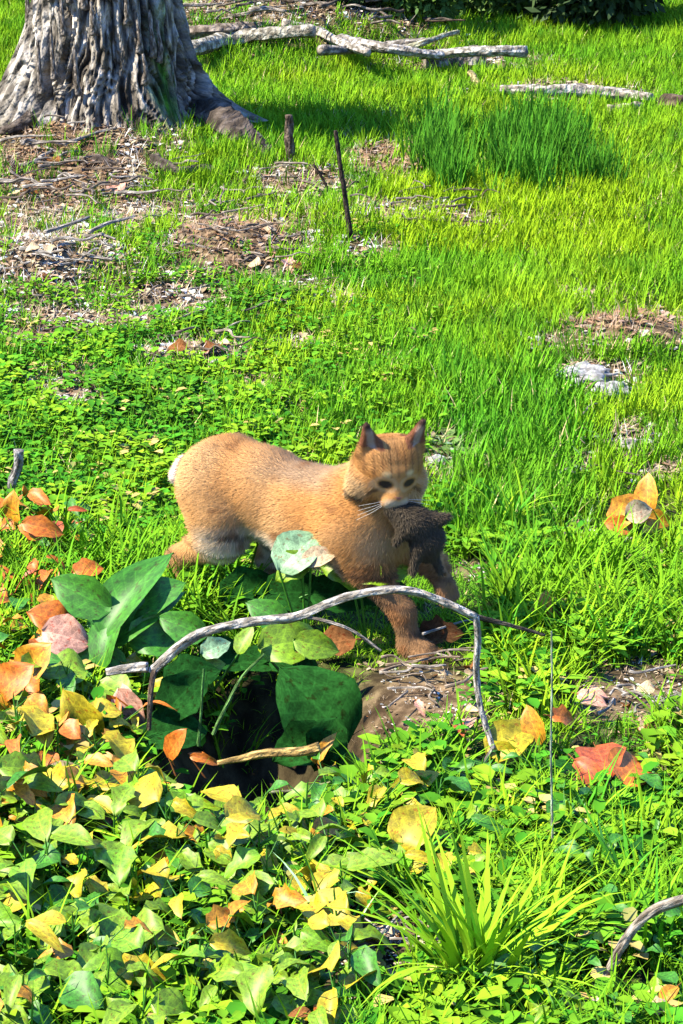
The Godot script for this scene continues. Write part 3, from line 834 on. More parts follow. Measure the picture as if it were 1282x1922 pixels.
func build_plants():
	rng.seed = 404
	make_leaves()
	# dark dock leaves filling the shaded hollow
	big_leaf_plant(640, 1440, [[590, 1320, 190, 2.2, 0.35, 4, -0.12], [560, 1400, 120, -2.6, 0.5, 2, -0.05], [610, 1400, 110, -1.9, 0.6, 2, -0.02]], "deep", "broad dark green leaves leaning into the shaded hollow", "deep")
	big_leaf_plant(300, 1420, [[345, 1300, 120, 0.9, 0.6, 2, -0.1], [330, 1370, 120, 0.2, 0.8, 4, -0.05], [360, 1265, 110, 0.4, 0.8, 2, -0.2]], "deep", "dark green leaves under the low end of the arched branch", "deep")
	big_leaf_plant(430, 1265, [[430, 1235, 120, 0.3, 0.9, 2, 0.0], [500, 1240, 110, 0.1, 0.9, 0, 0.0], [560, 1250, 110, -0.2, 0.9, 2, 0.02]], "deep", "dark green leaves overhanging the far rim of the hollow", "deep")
	# light leaves seen against the animal
	big_leaf_plant(575, 1230, [[560, 1032, 105, 0.9, 0.3, 4, 0.0, "pale"], [548, 1066, 80, -2.6, 0.4, 2, 0.01, "lime"], [600, 1045, 70, 0.4, 0.5, 0, 0.02, "buff"]], "pale", "pale green rounded leaves standing against the cat's belly")
	big_leaf_plant(690, 1220, [[660, 1068, 120, 2.9, 0.6, 2, 0.0], [715, 1066, 120, 0.2, 0.6, 2, 0.02], [690, 1085, 100, -1.2, 0.5, 2, 0.04]], "lime", "lime green leaves below the cat's chest")
	big_leaf_plant(560, 1290, [[550, 1205, 130, 0.2, 0.5, 2, 0.0], [595, 1212, 90, -0.3, 0.5, 0, 0.02], [500, 1150, 90, 2.6, 0.6, 0, -0.05, "green"]], "lime", "lime green leaves just under the arched branch")
	big_leaf_plant(400, 1290, [[405, 1215, 60, 0.5, 0.3, 2, 0.02, "pale"], [395, 1250, 60, 0.2, 0.4, 0, 0.03, "lime"], [340, 1175, 100, 2.7, 0.5, 0, 0.0], [460, 1200, 60, 1.2, 0.4, 0, 0.0, "lime"]], "green", "small light leaves hanging beneath the arched branch")
	big_leaf_plant(230, 1290, [[240, 1105, 200, 1.15, 0.35, 3, 0.0], [265, 1150, 170, 0.9, 0.4, 3, 0.02], [150, 1115, 130, 2.6, 0.5, 0, 0.0], [200, 1180, 150, 1.5, 0.4, 3, 0.05], [290, 1120, 130, 0.6, 0.5, 0, -0.02], [300, 1190, 120, 0.2, 0.4, 2, 0.04], [180, 1240, 120, 2.9, 0.5, 0, 0.06]], "green", "tall fresh green leaves beside the cat's hind legs")
	big_leaf_plant(440, 1170, [[470, 1105, 120, 0.4, 0.6, 2, 0.0], [560, 1110, 130, 0.1, 0.6, 2, 0.02], [640, 1115, 120, 0.0, 0.6, 2, 0.03], [720, 1110, 110, 0.1, 0.6, 0, 0.03]], "deep", "low leaves coloured dark green for the shade under the cat")  # the dark leaf tone stands in for the cat's shadow here
	# single strong leaves read off the photograph: [px, py, width px, tone, height]
	for e in [[80, 990, 80, "orange", 0.10], [20, 960, 70, "amber", 0.08], [95, 1160, 85, "orange", 0.14], [125, 1195, 95, "pink", 0.12], [60, 1245, 100, "amber", 0.12], [25, 1275, 90, "orange", 0.12], [245, 1335, 95, "pink", 0.10], [330, 1395, 75, "orange", 0.06],
			[150, 1345, 110, "yellow", 0.08], [220, 1330, 70, "orange", 0.07], [385, 1425, 60, "orange", 0.03], [245, 1490, 80, "amber", 0.06], [215, 1530, 60, "pink", 0.05], [120, 1440, 60, "buff", 0.06], [10, 1330, 60, "amber", 0.06], [600, 1440 - 30, 60, "amber", 0.03]]:
		var g := gp(e[0], e[1] + e[4] * 900.0)
		var o := base("autumn_seedling", g)
		tag(o, "single-stemmed seedling with %s leaves beside the dark hollow" % {orange = "orange", amber = "amber yellow", pink = "faded pink", yellow = "yellow", buff = "dry buff"}[e[3]], "seedling", "autumn coloured seedlings beside the hollow")
		var mid: Vector3 = at_z(e[0], e[1], g.z) - g
		var s: float = e[2] / per_m(g.z)
		var y := rng.randf() * TAU
		var out := Vector3(cos(y), sin(y) * 0.7, 0.2)
		stem_part(o, Vector3(0, -0.01, 0), mid - out.normalized() * s * 0.5, 0.0022, mat.brown)
		leaf_part(o, mid - out.normalized() * s * 0.5, out, Vector3(-0.4, 0.7, 0.8), s, e[3])
		leaf_part(o, mid * 0.8 + Vector3(0.01, 0, -0.01), -out + Vector3(0, 0.3, 0), Vector3(-0.3, 0.9, 0.6), s * 0.75, e[3])
	# masses: [x0, x1, y0, y1, spacing px, height, size m, tones, label, group]
	for e in [[-20, 180, 960, 1300, 70, 0.15, 0.080, ["orange", "red", "green", "orange", "amber", "amber", "pink", "orange"], "near the cat's hind legs", "seedlings near the hind legs"],
			[-20, 320, 1290, 1520, 68, 0.15, 0.090, ["yellow", "amber", "lime", "yellow", "lime", "orange"], "before the dark hollow", "seedlings before the hollow"],
			[-20, 650, 1510, 1940, 72, 0.15, 0.090, ["lime", "lime", "green", "lime", "grass_lime", "lime", "yellow", "yellow", "lime", "amber"], "in the near grass", "seedlings in the near grass"],
			[330, 650, 1525, 1590, 80, 0.10, 0.080, ["green", "lime", "yellow", "lime"], "on the hollow's rim", "seedlings on the hollow's rim"],
			[660, 840, 1420, 1640, 88, 0.11, 0.080, ["lime", "yellow", "green", "yellow"], "between hollow and grass clump", "seedlings between hollow and clump"],
			[930, 1290, 1400, 1640, 100, 0.10, 0.060, ["green", "green", "lime", "deep"], "past the tall thin stalk", "seedlings past the thin stalk"],
			[1040, 1290, 1720, 1920, 100, 0.10, 0.060, ["green", "lime", "green"], "around the curved branch", "seedlings around the curved branch"]]:
		var yy: float = e[2]
		while yy < e[3]:
			var xx: float = e[0]
			while xx < e[1]:
				seedling(xx + rng.randf_range(-0.4, 0.4) * e[4], yy + 60 + rng.randf_range(-0.4, 0.4) * e[4], e[5] * rng.randf_range(0.6, 1.2), e[6] * rng.randf_range(0.75, 1.15), 4 + rng.randi() % 6, e[7], e[8], e[9])
				xx += e[4]
			yy += e[4] * 0.75
	# yellow leaf and others standing alone
	big_leaf_plant(770, 1640, [[778, 1548, 105, 0.9, 0.3, 4, 0.0], [745, 1600, 70, 2.6, 0.5, 0, 0.02, "lime"]], "yellow", "bright yellow rounded leaf standing between grass blades")
	big_leaf_plant(780, 1520, [[775, 1470, 110, 0.75, 0.4, 3, 0.0], [735, 1490, 70, 2.5, 0.5, 0, 0.0, "lime"]], "yellow", "narrow yellow leaf slanting beside the hollow's twigs")
	big_leaf_plant(965, 1440, [[960, 1385, 110, 0.7, 0.35, 2, 0.0], [1000, 1360, 80, 1.9, 0.4, 0, -0.02, "amber"], [940, 1410, 70, 2.7, 0.4, 0, 0.02]], "yellow", "golden yellow leaves beside the foot of the forked branch")
	big_leaf_plant(1190, 1010, [[1180, 955, 90, 0.9, 0.4, 2, 0.0], [1215, 925, 80, 1.6, 0.4, 0, -0.02], [1160, 985, 60, 2.9, 0.4, 0, 0.03, "orange"], [1200, 960, 55, 0.3, 0.3, 4, 0.04, "buff"], [1235, 975, 60, -0.3, 0.4, 0, 0.02]], "amber", "amber leaved sprig alone in the meadow behind the tall stalk")
	big_leaf_plant(1030, 1190, [[1020, 1140, 70, 1.5, 0.4, 0, 0.0], [1050, 1160, 60, 0.3, 0.4, 1, 0.0, "brown"]], "amber", "amber leaf sprig above the dark twig of the arched branch")
	for e in [[1130, 1425, 150, "red"], [1190, 1438, 120, "orange"], [1110, 1455, 100, "red"], [1060, 1345, 60, "orange"], [1110, 1310, 60, "pink"], [880, 1355, 60, "pink"], [860, 1360, 50, "red"]]:
		fallen_leaf(e[0], e[1], e[2], e[3], tone_words[e[3]] + " fallen leaf lying by the pale litter patch", "rusty fallen leaves by the litter patch", 0.07, 0.9)
	for e in [[600, 1895, 70, "orange"], [560, 1900, 50, "brown"], [1250, 1870, 70, "amber"], [1230, 1890, 50, "buff"], [520, 1680, 110, "amber"], [470, 1660, 70, "amber"], [310, 1760, 70, "yellow"], [180, 1780, 90, "yellow"], [315, 1640, 80, "yellow"]]:
		fallen_leaf(e[0], e[1], e[2], e[3], tone_words[e[3]] + " fallen leaf lying on the near grass", "amber fallen leaves on the near grass", 0.08, 0.8)
	fallen_leaf(625, 1205, 85, "brown", "brown curled dead leaf behind the arched branch's thin twig", "", 0.06, 1.2)
	fallen_leaf(825, 1185, 80, "dark_brown", "dark brown dead leaf beside the cat's forepaw", "", 0.05, 1.4)
	fallen_leaf(880, 1245, 60, "brown", "brown dead leaf beside the forked branch", "", 0.04, 0.8)
	for j in 46:
		var spot: Array = litter[[0, 1, 2, 11, 13, 14, 7][j % 7]]
		fallen_leaf(spot[0] + rng.randf_range(-0.9, 0.9) * spot[2], spot[1] + rng.randf_range(-0.9, 0.9) * spot[3], rng.randf_range(22, 46), ["buff", "brown", "buff", "pink"][j % 4], "dry curled %s dead leaf %s" % [tone_words[["buff", "brown", "buff", "pink"][j % 4]], ["on the brown litter mound", "on the pale litter bank", "among twigs at the trunk", "in the pale litter patch", "under the arched branch", "beside the large grass clump", "on the litter strip behind the cat"][j % 7]], "dry leaves in the litter patches", 0.03)
	clump(890, 1862, 90, 0.36, 0.018, 0.75, "large clump of long bright grass blades beside the litter", ["lime", "grass_lime", "lime"])
	clump(1190, 1690, 34, 0.22, 0.012, 1.1, "dark green grass clump above the curved branch", ["green", "green", "deep"])
	clump(630, 1770, 26, 0.24, 0.010, 1.2, "spreading grass clump between the seedlings and the litter", ["lime", "green", "pale"])
	clump(420, 1660, 22, 0.22, 0.010, 1.0, "thin grass clump among the lime seedlings", ["lime", "green"])
	clump(960, 1000, 30, 0.22, 0.010, 0.5, "upright green grass clump in the meadow past the cat", ["green", "lime"])
	clump(1100, 1560, 30, 0.22, 0.011, 1.0, "fine green grass clump past the tall thin stalk", ["green", "grass_lime", "lime"])
	clump(770, 1700, 26, 0.24, 0.012, 1.1, "leaning grass clump behind the large bright one", ["grass_lime", "lime", "green"])
	clump(1010, 1780, 30, 0.26, 0.012, 0.9, "grass clump touching the large bright one", ["lime", "grass_lime"])
	clump(1230, 1800, 26, 0.22, 0.010, 1.0, "grass clump under the curved branch", ["grass_lime", "green"])
	clump(560, 1640, 22, 0.22, 0.009, 1.1, "thin grass clump below the dark hollow", ["lime", "grass_lime"])
	clump(1150, 1230, 28, 0.20, 0.009, 1.0, "grass clump behind the tall thin stalk", ["green", "grass_lime"])
	clump(345, 1150, 30, 0.20, 0.009, 0.9, "lime grass clump before the cat's hind leg", ["grass_lime", "lime"])
	clump(120, 1560, 24, 0.24, 0.009, 1.0, "grass clump among yellow seedlings", ["grass_lime", "lime"])
	clump(250, 1750, 24, 0.24, 0.009, 1.1, "grass clump among the lime seedlings near the litter", ["grass_lime", "green"])
	clump(60, 1840, 24, 0.24, 0.009, 1.1, "spreading grass clump under yellow leaves", ["grass_lime", "lime"])
	clump(960, 1250, 24, 0.18, 0.010, 0.8, "grass clump behind the forked branch", ["lime", "green"])

# ------------------------------------------------------------------ the cat
class Field:
	var lo: Vector3
	var cell: float
	var nx: int
	var ny: int
	var nz: int
	var f: PackedFloat32Array
	func _init(a: Vector3, b: Vector3, c: float):
		lo = a; cell = c
		nx = int((b.x - a.x) / c) + 1; ny = int((b.y - a.y) / c) + 1; nz = int((b.z - a.z) / c) + 1
		f = PackedFloat32Array(); f.resize(nx * ny * nz); f.fill(1.0)
	func bone(a: Vector3, b: Vector3, ra: float, rb: float, k: float):
		var m := maxf(ra, rb) + k + cell * 2.0
		var p0 := ((Vector3(minf(a.x, b.x), minf(a.y, b.y), minf(a.z, b.z)) - Vector3.ONE * m - lo) / cell)
		var p1 := ((Vector3(maxf(a.x, b.x), maxf(a.y, b.y), maxf(a.z, b.z)) + Vector3.ONE * m - lo) / cell)
		var ab := b - a
		var l2 := maxf(ab.length_squared(), 1e-9)
		for z in range(maxi(int(p0.z), 0), mini(int(p1.z) + 1, nz)):
			for y in range(maxi(int(p0.y), 0), mini(int(p1.y) + 1, ny)):
				var row := (z * ny + y) * nx
				for x in range(maxi(int(p0.x), 0), mini(int(p1.x) + 1, nx)):
					var p := lo + Vector3(x, y, z) * cell
					var t := clampf((p - a).dot(ab) / l2, 0.0, 1.0)
					var d := p.distance_to(a + ab * t) - lerpf(ra, rb, t)
					var o := f[row + x]
					var h := maxf(k - absf(o - d), 0.0) / k
					f[row + x] = minf(o, d) - h * h * k * 0.25
	func surface(verts: PackedVector3Array, idx: PackedInt32Array):
		var at := {}
		var corner := [0, 1, nx, nx + 1, nx * ny, nx * ny + 1, nx * ny + nx, nx * ny + nx + 1]
		var off := [Vector3(0, 0, 0), Vector3(1, 0, 0), Vector3(0, 1, 0), Vector3(1, 1, 0), Vector3(0, 0, 1), Vector3(1, 0, 1), Vector3(0, 1, 1), Vector3(1, 1, 1)]
		var edges := [[0, 1], [0, 2], [0, 4], [1, 3], [1, 5], [2, 3], [2, 6], [3, 7], [4, 5], [4, 6], [5, 7], [6, 7]]
		for z in nz - 1:
			for y in ny - 1:
				for x in nx - 1:
					var b := (z * ny + y) * nx + x
					var s := 0
					for q in 8:
						if f[b + corner[q]] < 0.0: s += 1
					if s == 0 or s == 8: continue
					var sum := Vector3.ZERO
					var n := 0
					for e in edges:
						var fa := f[b + corner[e[0]]]
						var fb := f[b + corner[e[1]]]
						if (fa < 0.0) == (fb < 0.0): continue
						sum += off[e[0]].lerp(off[e[1]], fa / (fa - fb))
						n += 1
					at[b] = verts.size()
					verts.append(lo + (Vector3(x, y, z) + sum / n) * cell)
		var dx := 1
		var dy := nx
		var dz := nx * ny
		for b in at:
			var ina := f[b] < 0.0
			for q in [[dx, dy, dz], [dy, dz, dx], [dz, dx, dy]]:
				if ina == (f[b + q[0]] < 0.0): continue
				var i1: int = b - q[1]
				var i2: int = b - q[2]
				var i3: int = b - q[1] - q[2]
				if not (at.has(i1) and at.has(i2) and at.has(i3)): continue
				var A: int = at[b]
				var B: int = at[i1]
				var C: int = at[i3]
				var D: int = at[i2]
				if ina: idx.append_array(PackedInt32Array([A, C, B, A, D, C]))
				else: idx.append_array(PackedInt32Array([A, B, C, A, C, D]))

func band(x: float, a: float, b: float) -> float:
	return clampf((x - a) / (b - a), 0.0, 1.0)

func body_color(p: Vector3, n: Vector3) -> Color:
	var tan_c := Color(0.44, 0.205, 0.058)
	var c := tan_c.lerp(Color(0.45, 0.265, 0.11), band(n_fine.get_noise_3dv(p * 2.0), -0.3, 0.4))
	# grey-brown grizzle on the back behind the shoulders
	c = c.lerp(Color(0.27, 0.19, 0.12), band(p.y, 0.39, 0.42) * band(p.x, -0.12, 0.0) * band(0.2 - p.x, 0.0, 0.08) * 0.7)
	# cream belly, white on the insides
	c = c.lerp(Color(0.55, 0.47, 0.34), band(0.28 - p.y, 0.0, 0.04) * band(absf(p.x - 0.0), 0.24, 0.18) * band(-n.y, -0.25, 0.25))
	c = c.lerp(Color(0.13, 0.065, 0.03), band(p.x, 0.24, 0.30) * band(0.27 - p.y, 0.0, 0.05) * 0.85)       # shade of the body painted into the forelegs as a dusky tone
	c = c.lerp(Color(0.27, 0.15, 0.06), band(-p.x, 0.16, 0.2) * band(0.2 - p.y, 0.0, 0.06) * 0.7)          # hind shanks
	# soft spots and bars
	var spot := band(n_fine.get_noise_3d(p.x * 5.5, p.y * 7.5 + 3.0, p.z * 4.0), 0.30, 0.48)
	c = c.lerp(Color(0.20, 0.085, 0.028), spot * 0.75)
	if p.y < 0.25: c = c.lerp(Color(0.05, 0.03, 0.018), band(sin(p.y * 95.0 + p.x * 20.0), 0.72, 0.95) * 0.6)
	# short tail: pale tip with dark upper bar
	if p.x < -0.325 and p.y > 0.24:
		c = c.lerp(Color(0.62, 0.47, 0.40), band(-p.x, 0.345, 0.36))
		if p.x > -0.348 and p.x < -0.336 and n.y > 0.0: c = Color(0.05, 0.03, 0.02)
	# pale chest
	c = c.lerp(Color(0.48, 0.33, 0.18), band(p.x, 0.26, 0.31) * band(0.36 - p.y, 0.0, 0.05) * band(p.y, 0.25, 0.29) * 0.7)
	return c

func head_color(p: Vector3, n: Vector3) -> Color:           # head's own axes: face towards +z
	var c := Color(0.33, 0.150, 0.043)
	c = c.lerp(Color(0.40, 0.22, 0.08), band(n_fine.get_noise_3dv(p * 6.0), -0.2, 0.4) * 0.5)
	var ax := absf(p.x)
	# forehead streaks
	if p.y > 0.02 and p.y < 0.085: c = c.lerp(Color(0.12, 0.055, 0.022), band(cos(p.x * 330.0), 0.55, 0.9) * 0.65 * band(p.z, -0.03, 0.02))
	# pale brows over the eyes
	c = c.lerp(Color(0.50, 0.34, 0.16), band(0.009 - Vector2((ax - 0.03) * 0.6, p.y - 0.028).length(), 0.0, 0.006) * band(p.z, 0.01, 0.03))
	c = c.lerp(Color(0.55, 0.42, 0.26), band(0.006 - absf(Vector2((ax - 0.031) * 0.8, (p.y - 0.001) * 1.1).length() - 0.020), 0.0, 0.004) * band(p.z, 0.015, 0.03) * 0.22)
	# dark line from eye to cheek, dark rim of the eye
	c = c.lerp(Color(0.035, 0.02, 0.012), band(0.0155 - Vector2((ax - 0.031) * 0.8, (p.y - 0.001) * 1.25).length(), 0.0, 0.004) * band(p.z, 0.02, 0.035))
	c = c.lerp(Color(0.07, 0.035, 0.018), band(0.008 - absf(p.y + 0.01 + (ax - 0.03) * 0.5), 0.0, 0.005) * band(ax, 0.04, 0.05) * 0.8)
	# nose bridge darker, white muzzle and chin
	c = c.lerp(Color(0.38, 0.29, 0.19), band(0.026 - Vector2(ax - 0.012, (p.y + 0.052) * 1.1).length(), 0.0, 0.010) * band(p.z, 0.03, 0.045))
	c = c.lerp(Color(0.55, 0.47, 0.36), band(-p.y, 0.066, 0.076) * band(p.z, 0.0, 0.03))
	c = c.lerp(Color(0.05, 0.03, 0.02), band(0.003 - absf(p.y + 0.061 + ax * 0.25), 0.0, 0.003) * band(p.z, 0.055, 0.065) * band(0.035 - ax, 0.0, 0.01))
	# ruff: cream with a dark bar
	var ruff := band(ax, 0.058, 0.068) * band(0.01 - p.y, 0.0, 0.02)
	c = c.lerp(Color(0.40, 0.26, 0.12), ruff * 0.8)
	c = c.lerp(Color(0.045, 0.028, 0.018), ruff * band(0.008 - absf(p.y + 0.055), 0.0, 0.005))
	# ears: russet backs with dark rims, grey-pink insides
	if p.y > 0.072 and ax > 0.03:
		c = Color(0.17, 0.065, 0.03)
		if n.z > 0.3: c = c.lerp(Color(0.34, 0.24, 0.18), band(0.012 - absf(ax - 0.056 - (p.y - 0.07) * 0.25), 0.0, 0.006))
		c = c.lerp(Color(0.06, 0.03, 0.02), band(p.y, 0.112, 0.125))
	return c

func build_cat():
	rng.seed = 8
	var o := base("wild_cat", Vector3.ZERO)
	tag(o, "tawny short-tailed wild cat walking with its face turned outward", "cat")
	var g := gp(560, 1172)
	o.position = g
	o.rotation.y = -deg_to_rad(36.0)
	var F := Field.new(Vector3(-0.46, -0.03, -0.2), Vector3(0.52, 0.60, 0.2), 0.0095)
	# trunk of the body
	F.bone(Vector3(-0.225, 0.350, 0), Vector3(-0.10, 0.348, 0), 0.112, 0.100, 0.05)
	F.bone(Vector3(-0.10, 0.352, 0), Vector3(0.06, 0.322, 0), 0.088, 0.098, 0.04)
	F.bone(Vector3(0.06, 0.322, 0), Vector3(0.20, 0.335, 0), 0.100, 0.098, 0.05)
	F.bone(Vector3(-0.19, 0.315, 0), Vector3(0.05, 0.275, 0), 0.06, 0.088, 0.04)
	for s in [1.0, -1.0]:
		F.bone(Vector3(0.150, 0.405, 0.048 * s), Vector3(0.215, 0.300, 0.072 * s), 0.030, 0.050, 0.02)      # shoulder blade
		F.bone(Vector3(-0.245, 0.385, 0.052 * s), Vector3(-0.185, 0.285, 0.075 * s), 0.060, 0.066, 0.02)    # haunch
	F.bone(Vector3(0.05, 0.275, 0), Vector3(0.225, 0.285, 0), 0.09, 0.088, 0.05)
	F.bone(Vector3(0.21, 0.30, -0.01), Vector3(0.285, 0.315, -0.03), 0.076, 0.062, 0.05)
	# neck towards the turned head, throat
	F.bone(Vector3(0.19, 0.355, 0), Vector3(0.29, 0.46, 0.01), 0.095, 0.078, 0.06)
	F.bone(Vector3(0.23, 0.32, 0), Vector3(0.30, 0.42, 0.015), 0.08, 0.062, 0.05)
	# short tail
	F.bone(Vector3(-0.30, 0.385, 0), Vector3(-0.345, 0.362, 0.01), 0.036, 0.030, 0.03)
	F.bone(Vector3(-0.345, 0.362, 0.01), Vector3(-0.375, 0.338, 0.015), 0.030, 0.022, 0.02)
	for s in [1.0, -1.0]:
		var z: float = 0.062 * s
		var kx := -0.02 if s > 0.0 else 0.12
		var hip := Vector3(-0.23, 0.33, z * 0.75)
		var knee := Vector3(-0.175 + kx * 0.8, 0.215, z * 1.2)
		var hock := Vector3(-0.315 + kx * 1.3, 0.135, z * 1.15)
		var ankle := Vector3(-0.295 + kx * 1.5, 0.045, z * 1.15)
		F.bone(hip, knee, 0.092, 0.058, 0.05)
		F.bone(knee, hock, 0.054, 0.027, 0.03)
		F.bone(hock, ankle, 0.027, 0.023, 0.02)
		F.bone(ankle, ankle + Vector3(0.055, -0.018, 0), 0.026, 0.026, 0.02)
		for t in 3: F.bone(ankle + Vector3(0.05, -0.02, (t - 1) * 0.016), ankle + Vector3(0.075, -0.026, (t - 1) * 0.02), 0.015, 0.012, 0.008)
	# planted foreleg on the open side, set down ahead of the chest
	var sh := Vector3(0.205, 0.315, 0.060)
	var el := Vector3(0.255, 0.225, 0.058)
	var wr := Vector3(0.350, 0.120, 0.032)
	var pw := Vector3(0.368, 0.030, 0.022)
	F.bone(sh, el, 0.070, 0.048, 0.05)
	F.bone(el, wr, 0.045, 0.030, 0.03)
	F.bone(wr, pw, 0.029, 0.027, 0.02)
	F.bone(pw, pw + Vector3(0.042, -0.004, 0), 0.031, 0.027, 0.02)
	for t in 4: F.bone(pw + Vector3(0.035, -0.008, (t - 1.5) * 0.016), pw + Vector3(0.066, -0.012, (t - 1.5) * 0.019), 0.015, 0.012, 0.007)
	# raised foreleg on the far side
	sh = Vector3(0.235, 0.31, -0.060)
	el = Vector3(0.275, 0.265, -0.066)
	wr = Vector3(0.365, 0.225, -0.070)
	pw = Vector3(0.405, 0.175, -0.070)
	F.bone(sh, el, 0.070, 0.046, 0.05)
	F.bone(el, wr, 0.043, 0.029, 0.03)
	F.bone(wr, pw, 0.029, 0.026, 0.02)
	for t in 4: F.bone(pw + Vector3(0.003, -0.006, (t - 1.5) * 0.015), pw + Vector3(0.018, -0.036, (t - 1.5) * 0.017), 0.015, 0.012, 0.007)
	var bv := PackedVector3Array()
	var bi := PackedInt32Array()
	F.surface(bv, bi)
	print("body ", bv.size())
	# head on a finer grid of its own, face towards +z
	var Q := Field.new(Vector3(-0.13, -0.115, -0.10), Vector3(0.13, 0.155, 0.115), 0.0042)
	Q.bone(Vector3(-0.022, 0.022, -0.012), Vector3(0.022, 0.022, -0.012), 0.062, 0.062, 0.03)
	Q.bone(Vector3(0, -0.02, -0.05), Vector3(0, -0.01, 0.0), 0.07, 0.062, 0.03)
	for s in [-1.0, 1.0]:
		Q.bone(Vector3(0.038 * s, -0.028, 0.012), Vector3(0.058 * s, -0.036, -0.005), 0.036, 0.034, 0.03)
		Q.bone(Vector3(0.06 * s, -0.038, -0.008), Vector3(0.080 * s, -0.066, -0.02), 0.028, 0.010, 0.03)
		Q.bone(Vector3(0.055 * s, -0.05, 0.0), Vector3(0.068 * s, -0.088, -0.01), 0.028, 0.010, 0.02)
		Q.bone(Vector3(0.016 * s, -0.047, 0.056), Vector3(0.018 * s, -0.05, 0.062), 0.020, 0.018, 0.012)
		Q.bone(Vector3(0.026 * s, 0.022, 0.038), Vector3(0.044 * s, 0.018, 0.026), 0.016, 0.015, 0.02)
		Q.bone(Vector3(0.018 * s, 0.020, 0.044), Vector3(0.046 * s, 0.012, 0.034), 0.009, 0.008, 0.012)
		# ear: a shallow cup between three ribs
		var tip := Vector3(0.074 * s, 0.128, -0.012)
		Q.bone(Vector3(0.036 * s, 0.066, -0.008), tip, 0.014, 0.005, 0.012)
		Q.bone(Vector3(0.074 * s, 0.050, -0.012), tip, 0.015, 0.005, 0.012)
		Q.bone(Vector3(0.056 * s, 0.060, -0.022), Vector3(0.072 * s, 0.116, -0.020), 0.017, 0.006, 0.012)
	Q.bone(Vector3(0, 0.014, 0.040), Vector3(0, -0.028, 0.068), 0.021, 0.014, 0.02)
	Q.bone(Vector3(0, -0.034, 0.036), Vector3(0, -0.044, 0.058), 0.034, 0.022, 0.02)
	Q.bone(Vector3(0, -0.064, 0.030), Vector3(0, -0.072, 0.050), 0.022, 0.014, 0.015)
	var hv := PackedVector3Array()
	var hi := PackedInt32Array()
	Q.surface(hv, hi)
	print("head ", hv.size())
	# the head sits on the neck, turned out of the walking line, chin down
	var turn := Basis(Vector3.UP, deg_to_rad(36.0 + 20.0)) * Basis(Vector3.FORWARD, deg_to_rad(2.0)) * Basis(Vector3.RIGHT, deg_to_rad(17.0))
	var hp := Transform3D(turn, Vector3(0.315, 0.487, 0.045))
	var k := kit()
	var norm := func(v: PackedVector3Array, ix: PackedInt32Array) -> PackedVector3Array:
		var n := PackedVector3Array()
		n.resize(v.size())
		for t in range(0, ix.size(), 3):
			var fn := (v[ix[t + 2]] - v[ix[t]]).cross(v[ix[t + 1]] - v[ix[t]])
			n[ix[t]] += fn; n[ix[t + 1]] += fn; n[ix[t + 2]] += fn
		for j in n.size(): n[j] = n[j].normalized()
		return n
	var bn: PackedVector3Array = norm.call(bv, bi)
	var hn: PackedVector3Array = norm.call(hv, hi)
	for j in bv.size():
		k.v.append(bv[j]); k.n.append(bn[j]); k.c.append(body_color(bv[j], bn[j]))
	k.i.append_array(bi)
	var s0 := bv.size()
	for j in hv.size():
		k.v.append(hp * hv[j]); k.n.append(turn * hn[j]); k.c.append(head_color(hv[j], hn[j]))
	for j in hi: k.i.append(j + s0)
	mesh_node("body", done(k), mat.fur, o)
	# eyes, nose, whiskers
	for s in [-1.0, 1.0]:
		var e := SphereMesh.new()
		e.radius = 0.0095; e.height = 0.019
		var eye := mesh_node("eye", e, mat.eye, o)
		eye.transform = hp * Transform3D(Basis(), Vector3(0.031 * s, 0.001, 0.0455))
		var q := SphereMesh.new()
		q.radius = 0.0050; q.height = 0.0100
		var pu := mesh_node("pupil", q, mat.pupil, eye)
		pu.position = Vector3(0.0, -0.001, 0.0058)
		for j in 4:
			var a := Vector3(0.03 * s, -0.045 - 0.004 * j, 0.066)
			mesh_node("whisker", tube(smooth_path([hp * a, hp * (a + Vector3(0.03 * s, 0.002 - 0.005 * j, 0.008)), hp * (a + Vector3(0.065 * s, -0.008 - 0.010 * j, 0.0))], 3), 0.0004, 0.0002, 4, 0.0, Color.WHITE), mat.whisker, o)
	var nk := kit()
	for v in [Vector3(-0.012, 0.006, 0), Vector3(0.012, 0.006, 0), Vector3(0.008, -0.004, 0.003), Vector3(0, -0.010, 0.003), Vector3(-0.008, -0.004, 0.003), Vector3(0, 0.003, 0.008)]: nk.v.append(v)
	nk.i.append_array(PackedInt32Array([0, 5, 1, 1, 5, 2, 2, 5, 3, 3, 5, 4, 4, 5, 0]))
	var nose := mesh_node("nose", done(nk), mat.nose, o)
	nose.transform = hp * Transform3D(Basis(), Vector3(0, -0.029, 0.0795))
	# a dark furry bundle carried in the jaws
	var P := Field.new(Vector3(-0.10, -0.20, -0.06), Vector3(0.16, 0.06, 0.08), 0.0055)
	P.bone(Vector3(-0.012, -0.002, 0.0), Vector3(0.035, -0.035, 0.0), 0.020, 0.032, 0.02)
	P.bone(Vector3(0.035, -0.035, 0.0), Vector3(0.075, -0.085, -0.01), 0.034, 0.040, 0.03)
	P.bone(Vector3(0.075, -0.085, -0.01), Vector3(0.070, -0.125, -0.012), 0.036, 0.020, 0.02)
	P.bone(Vector3(0.065, -0.035, 0.0), Vector3(0.105, -0.030, 0.0), 0.026, 0.014, 0.02)
	P.bone(Vector3(0.105, -0.030, 0.0), Vector3(0.128, -0.024, 0.0), 0.012, 0.006, 0.01)
	P.bone(Vector3(0.02, -0.05, 0.02), Vector3(-0.005, -0.085, 0.02), 0.014, 0.007, 0.015)
	P.bone(Vector3(0.05, -0.10, 0.015), Vector3(0.038, -0.165, 0.018), 0.015, 0.007, 0.015)
	P.bone(Vector3(0.085, -0.11, -0.01), Vector3(0.108, -0.175, -0.012), 0.014, 0.006, 0.015)
	var pv := PackedVector3Array()
	var pi_ := PackedInt32Array()
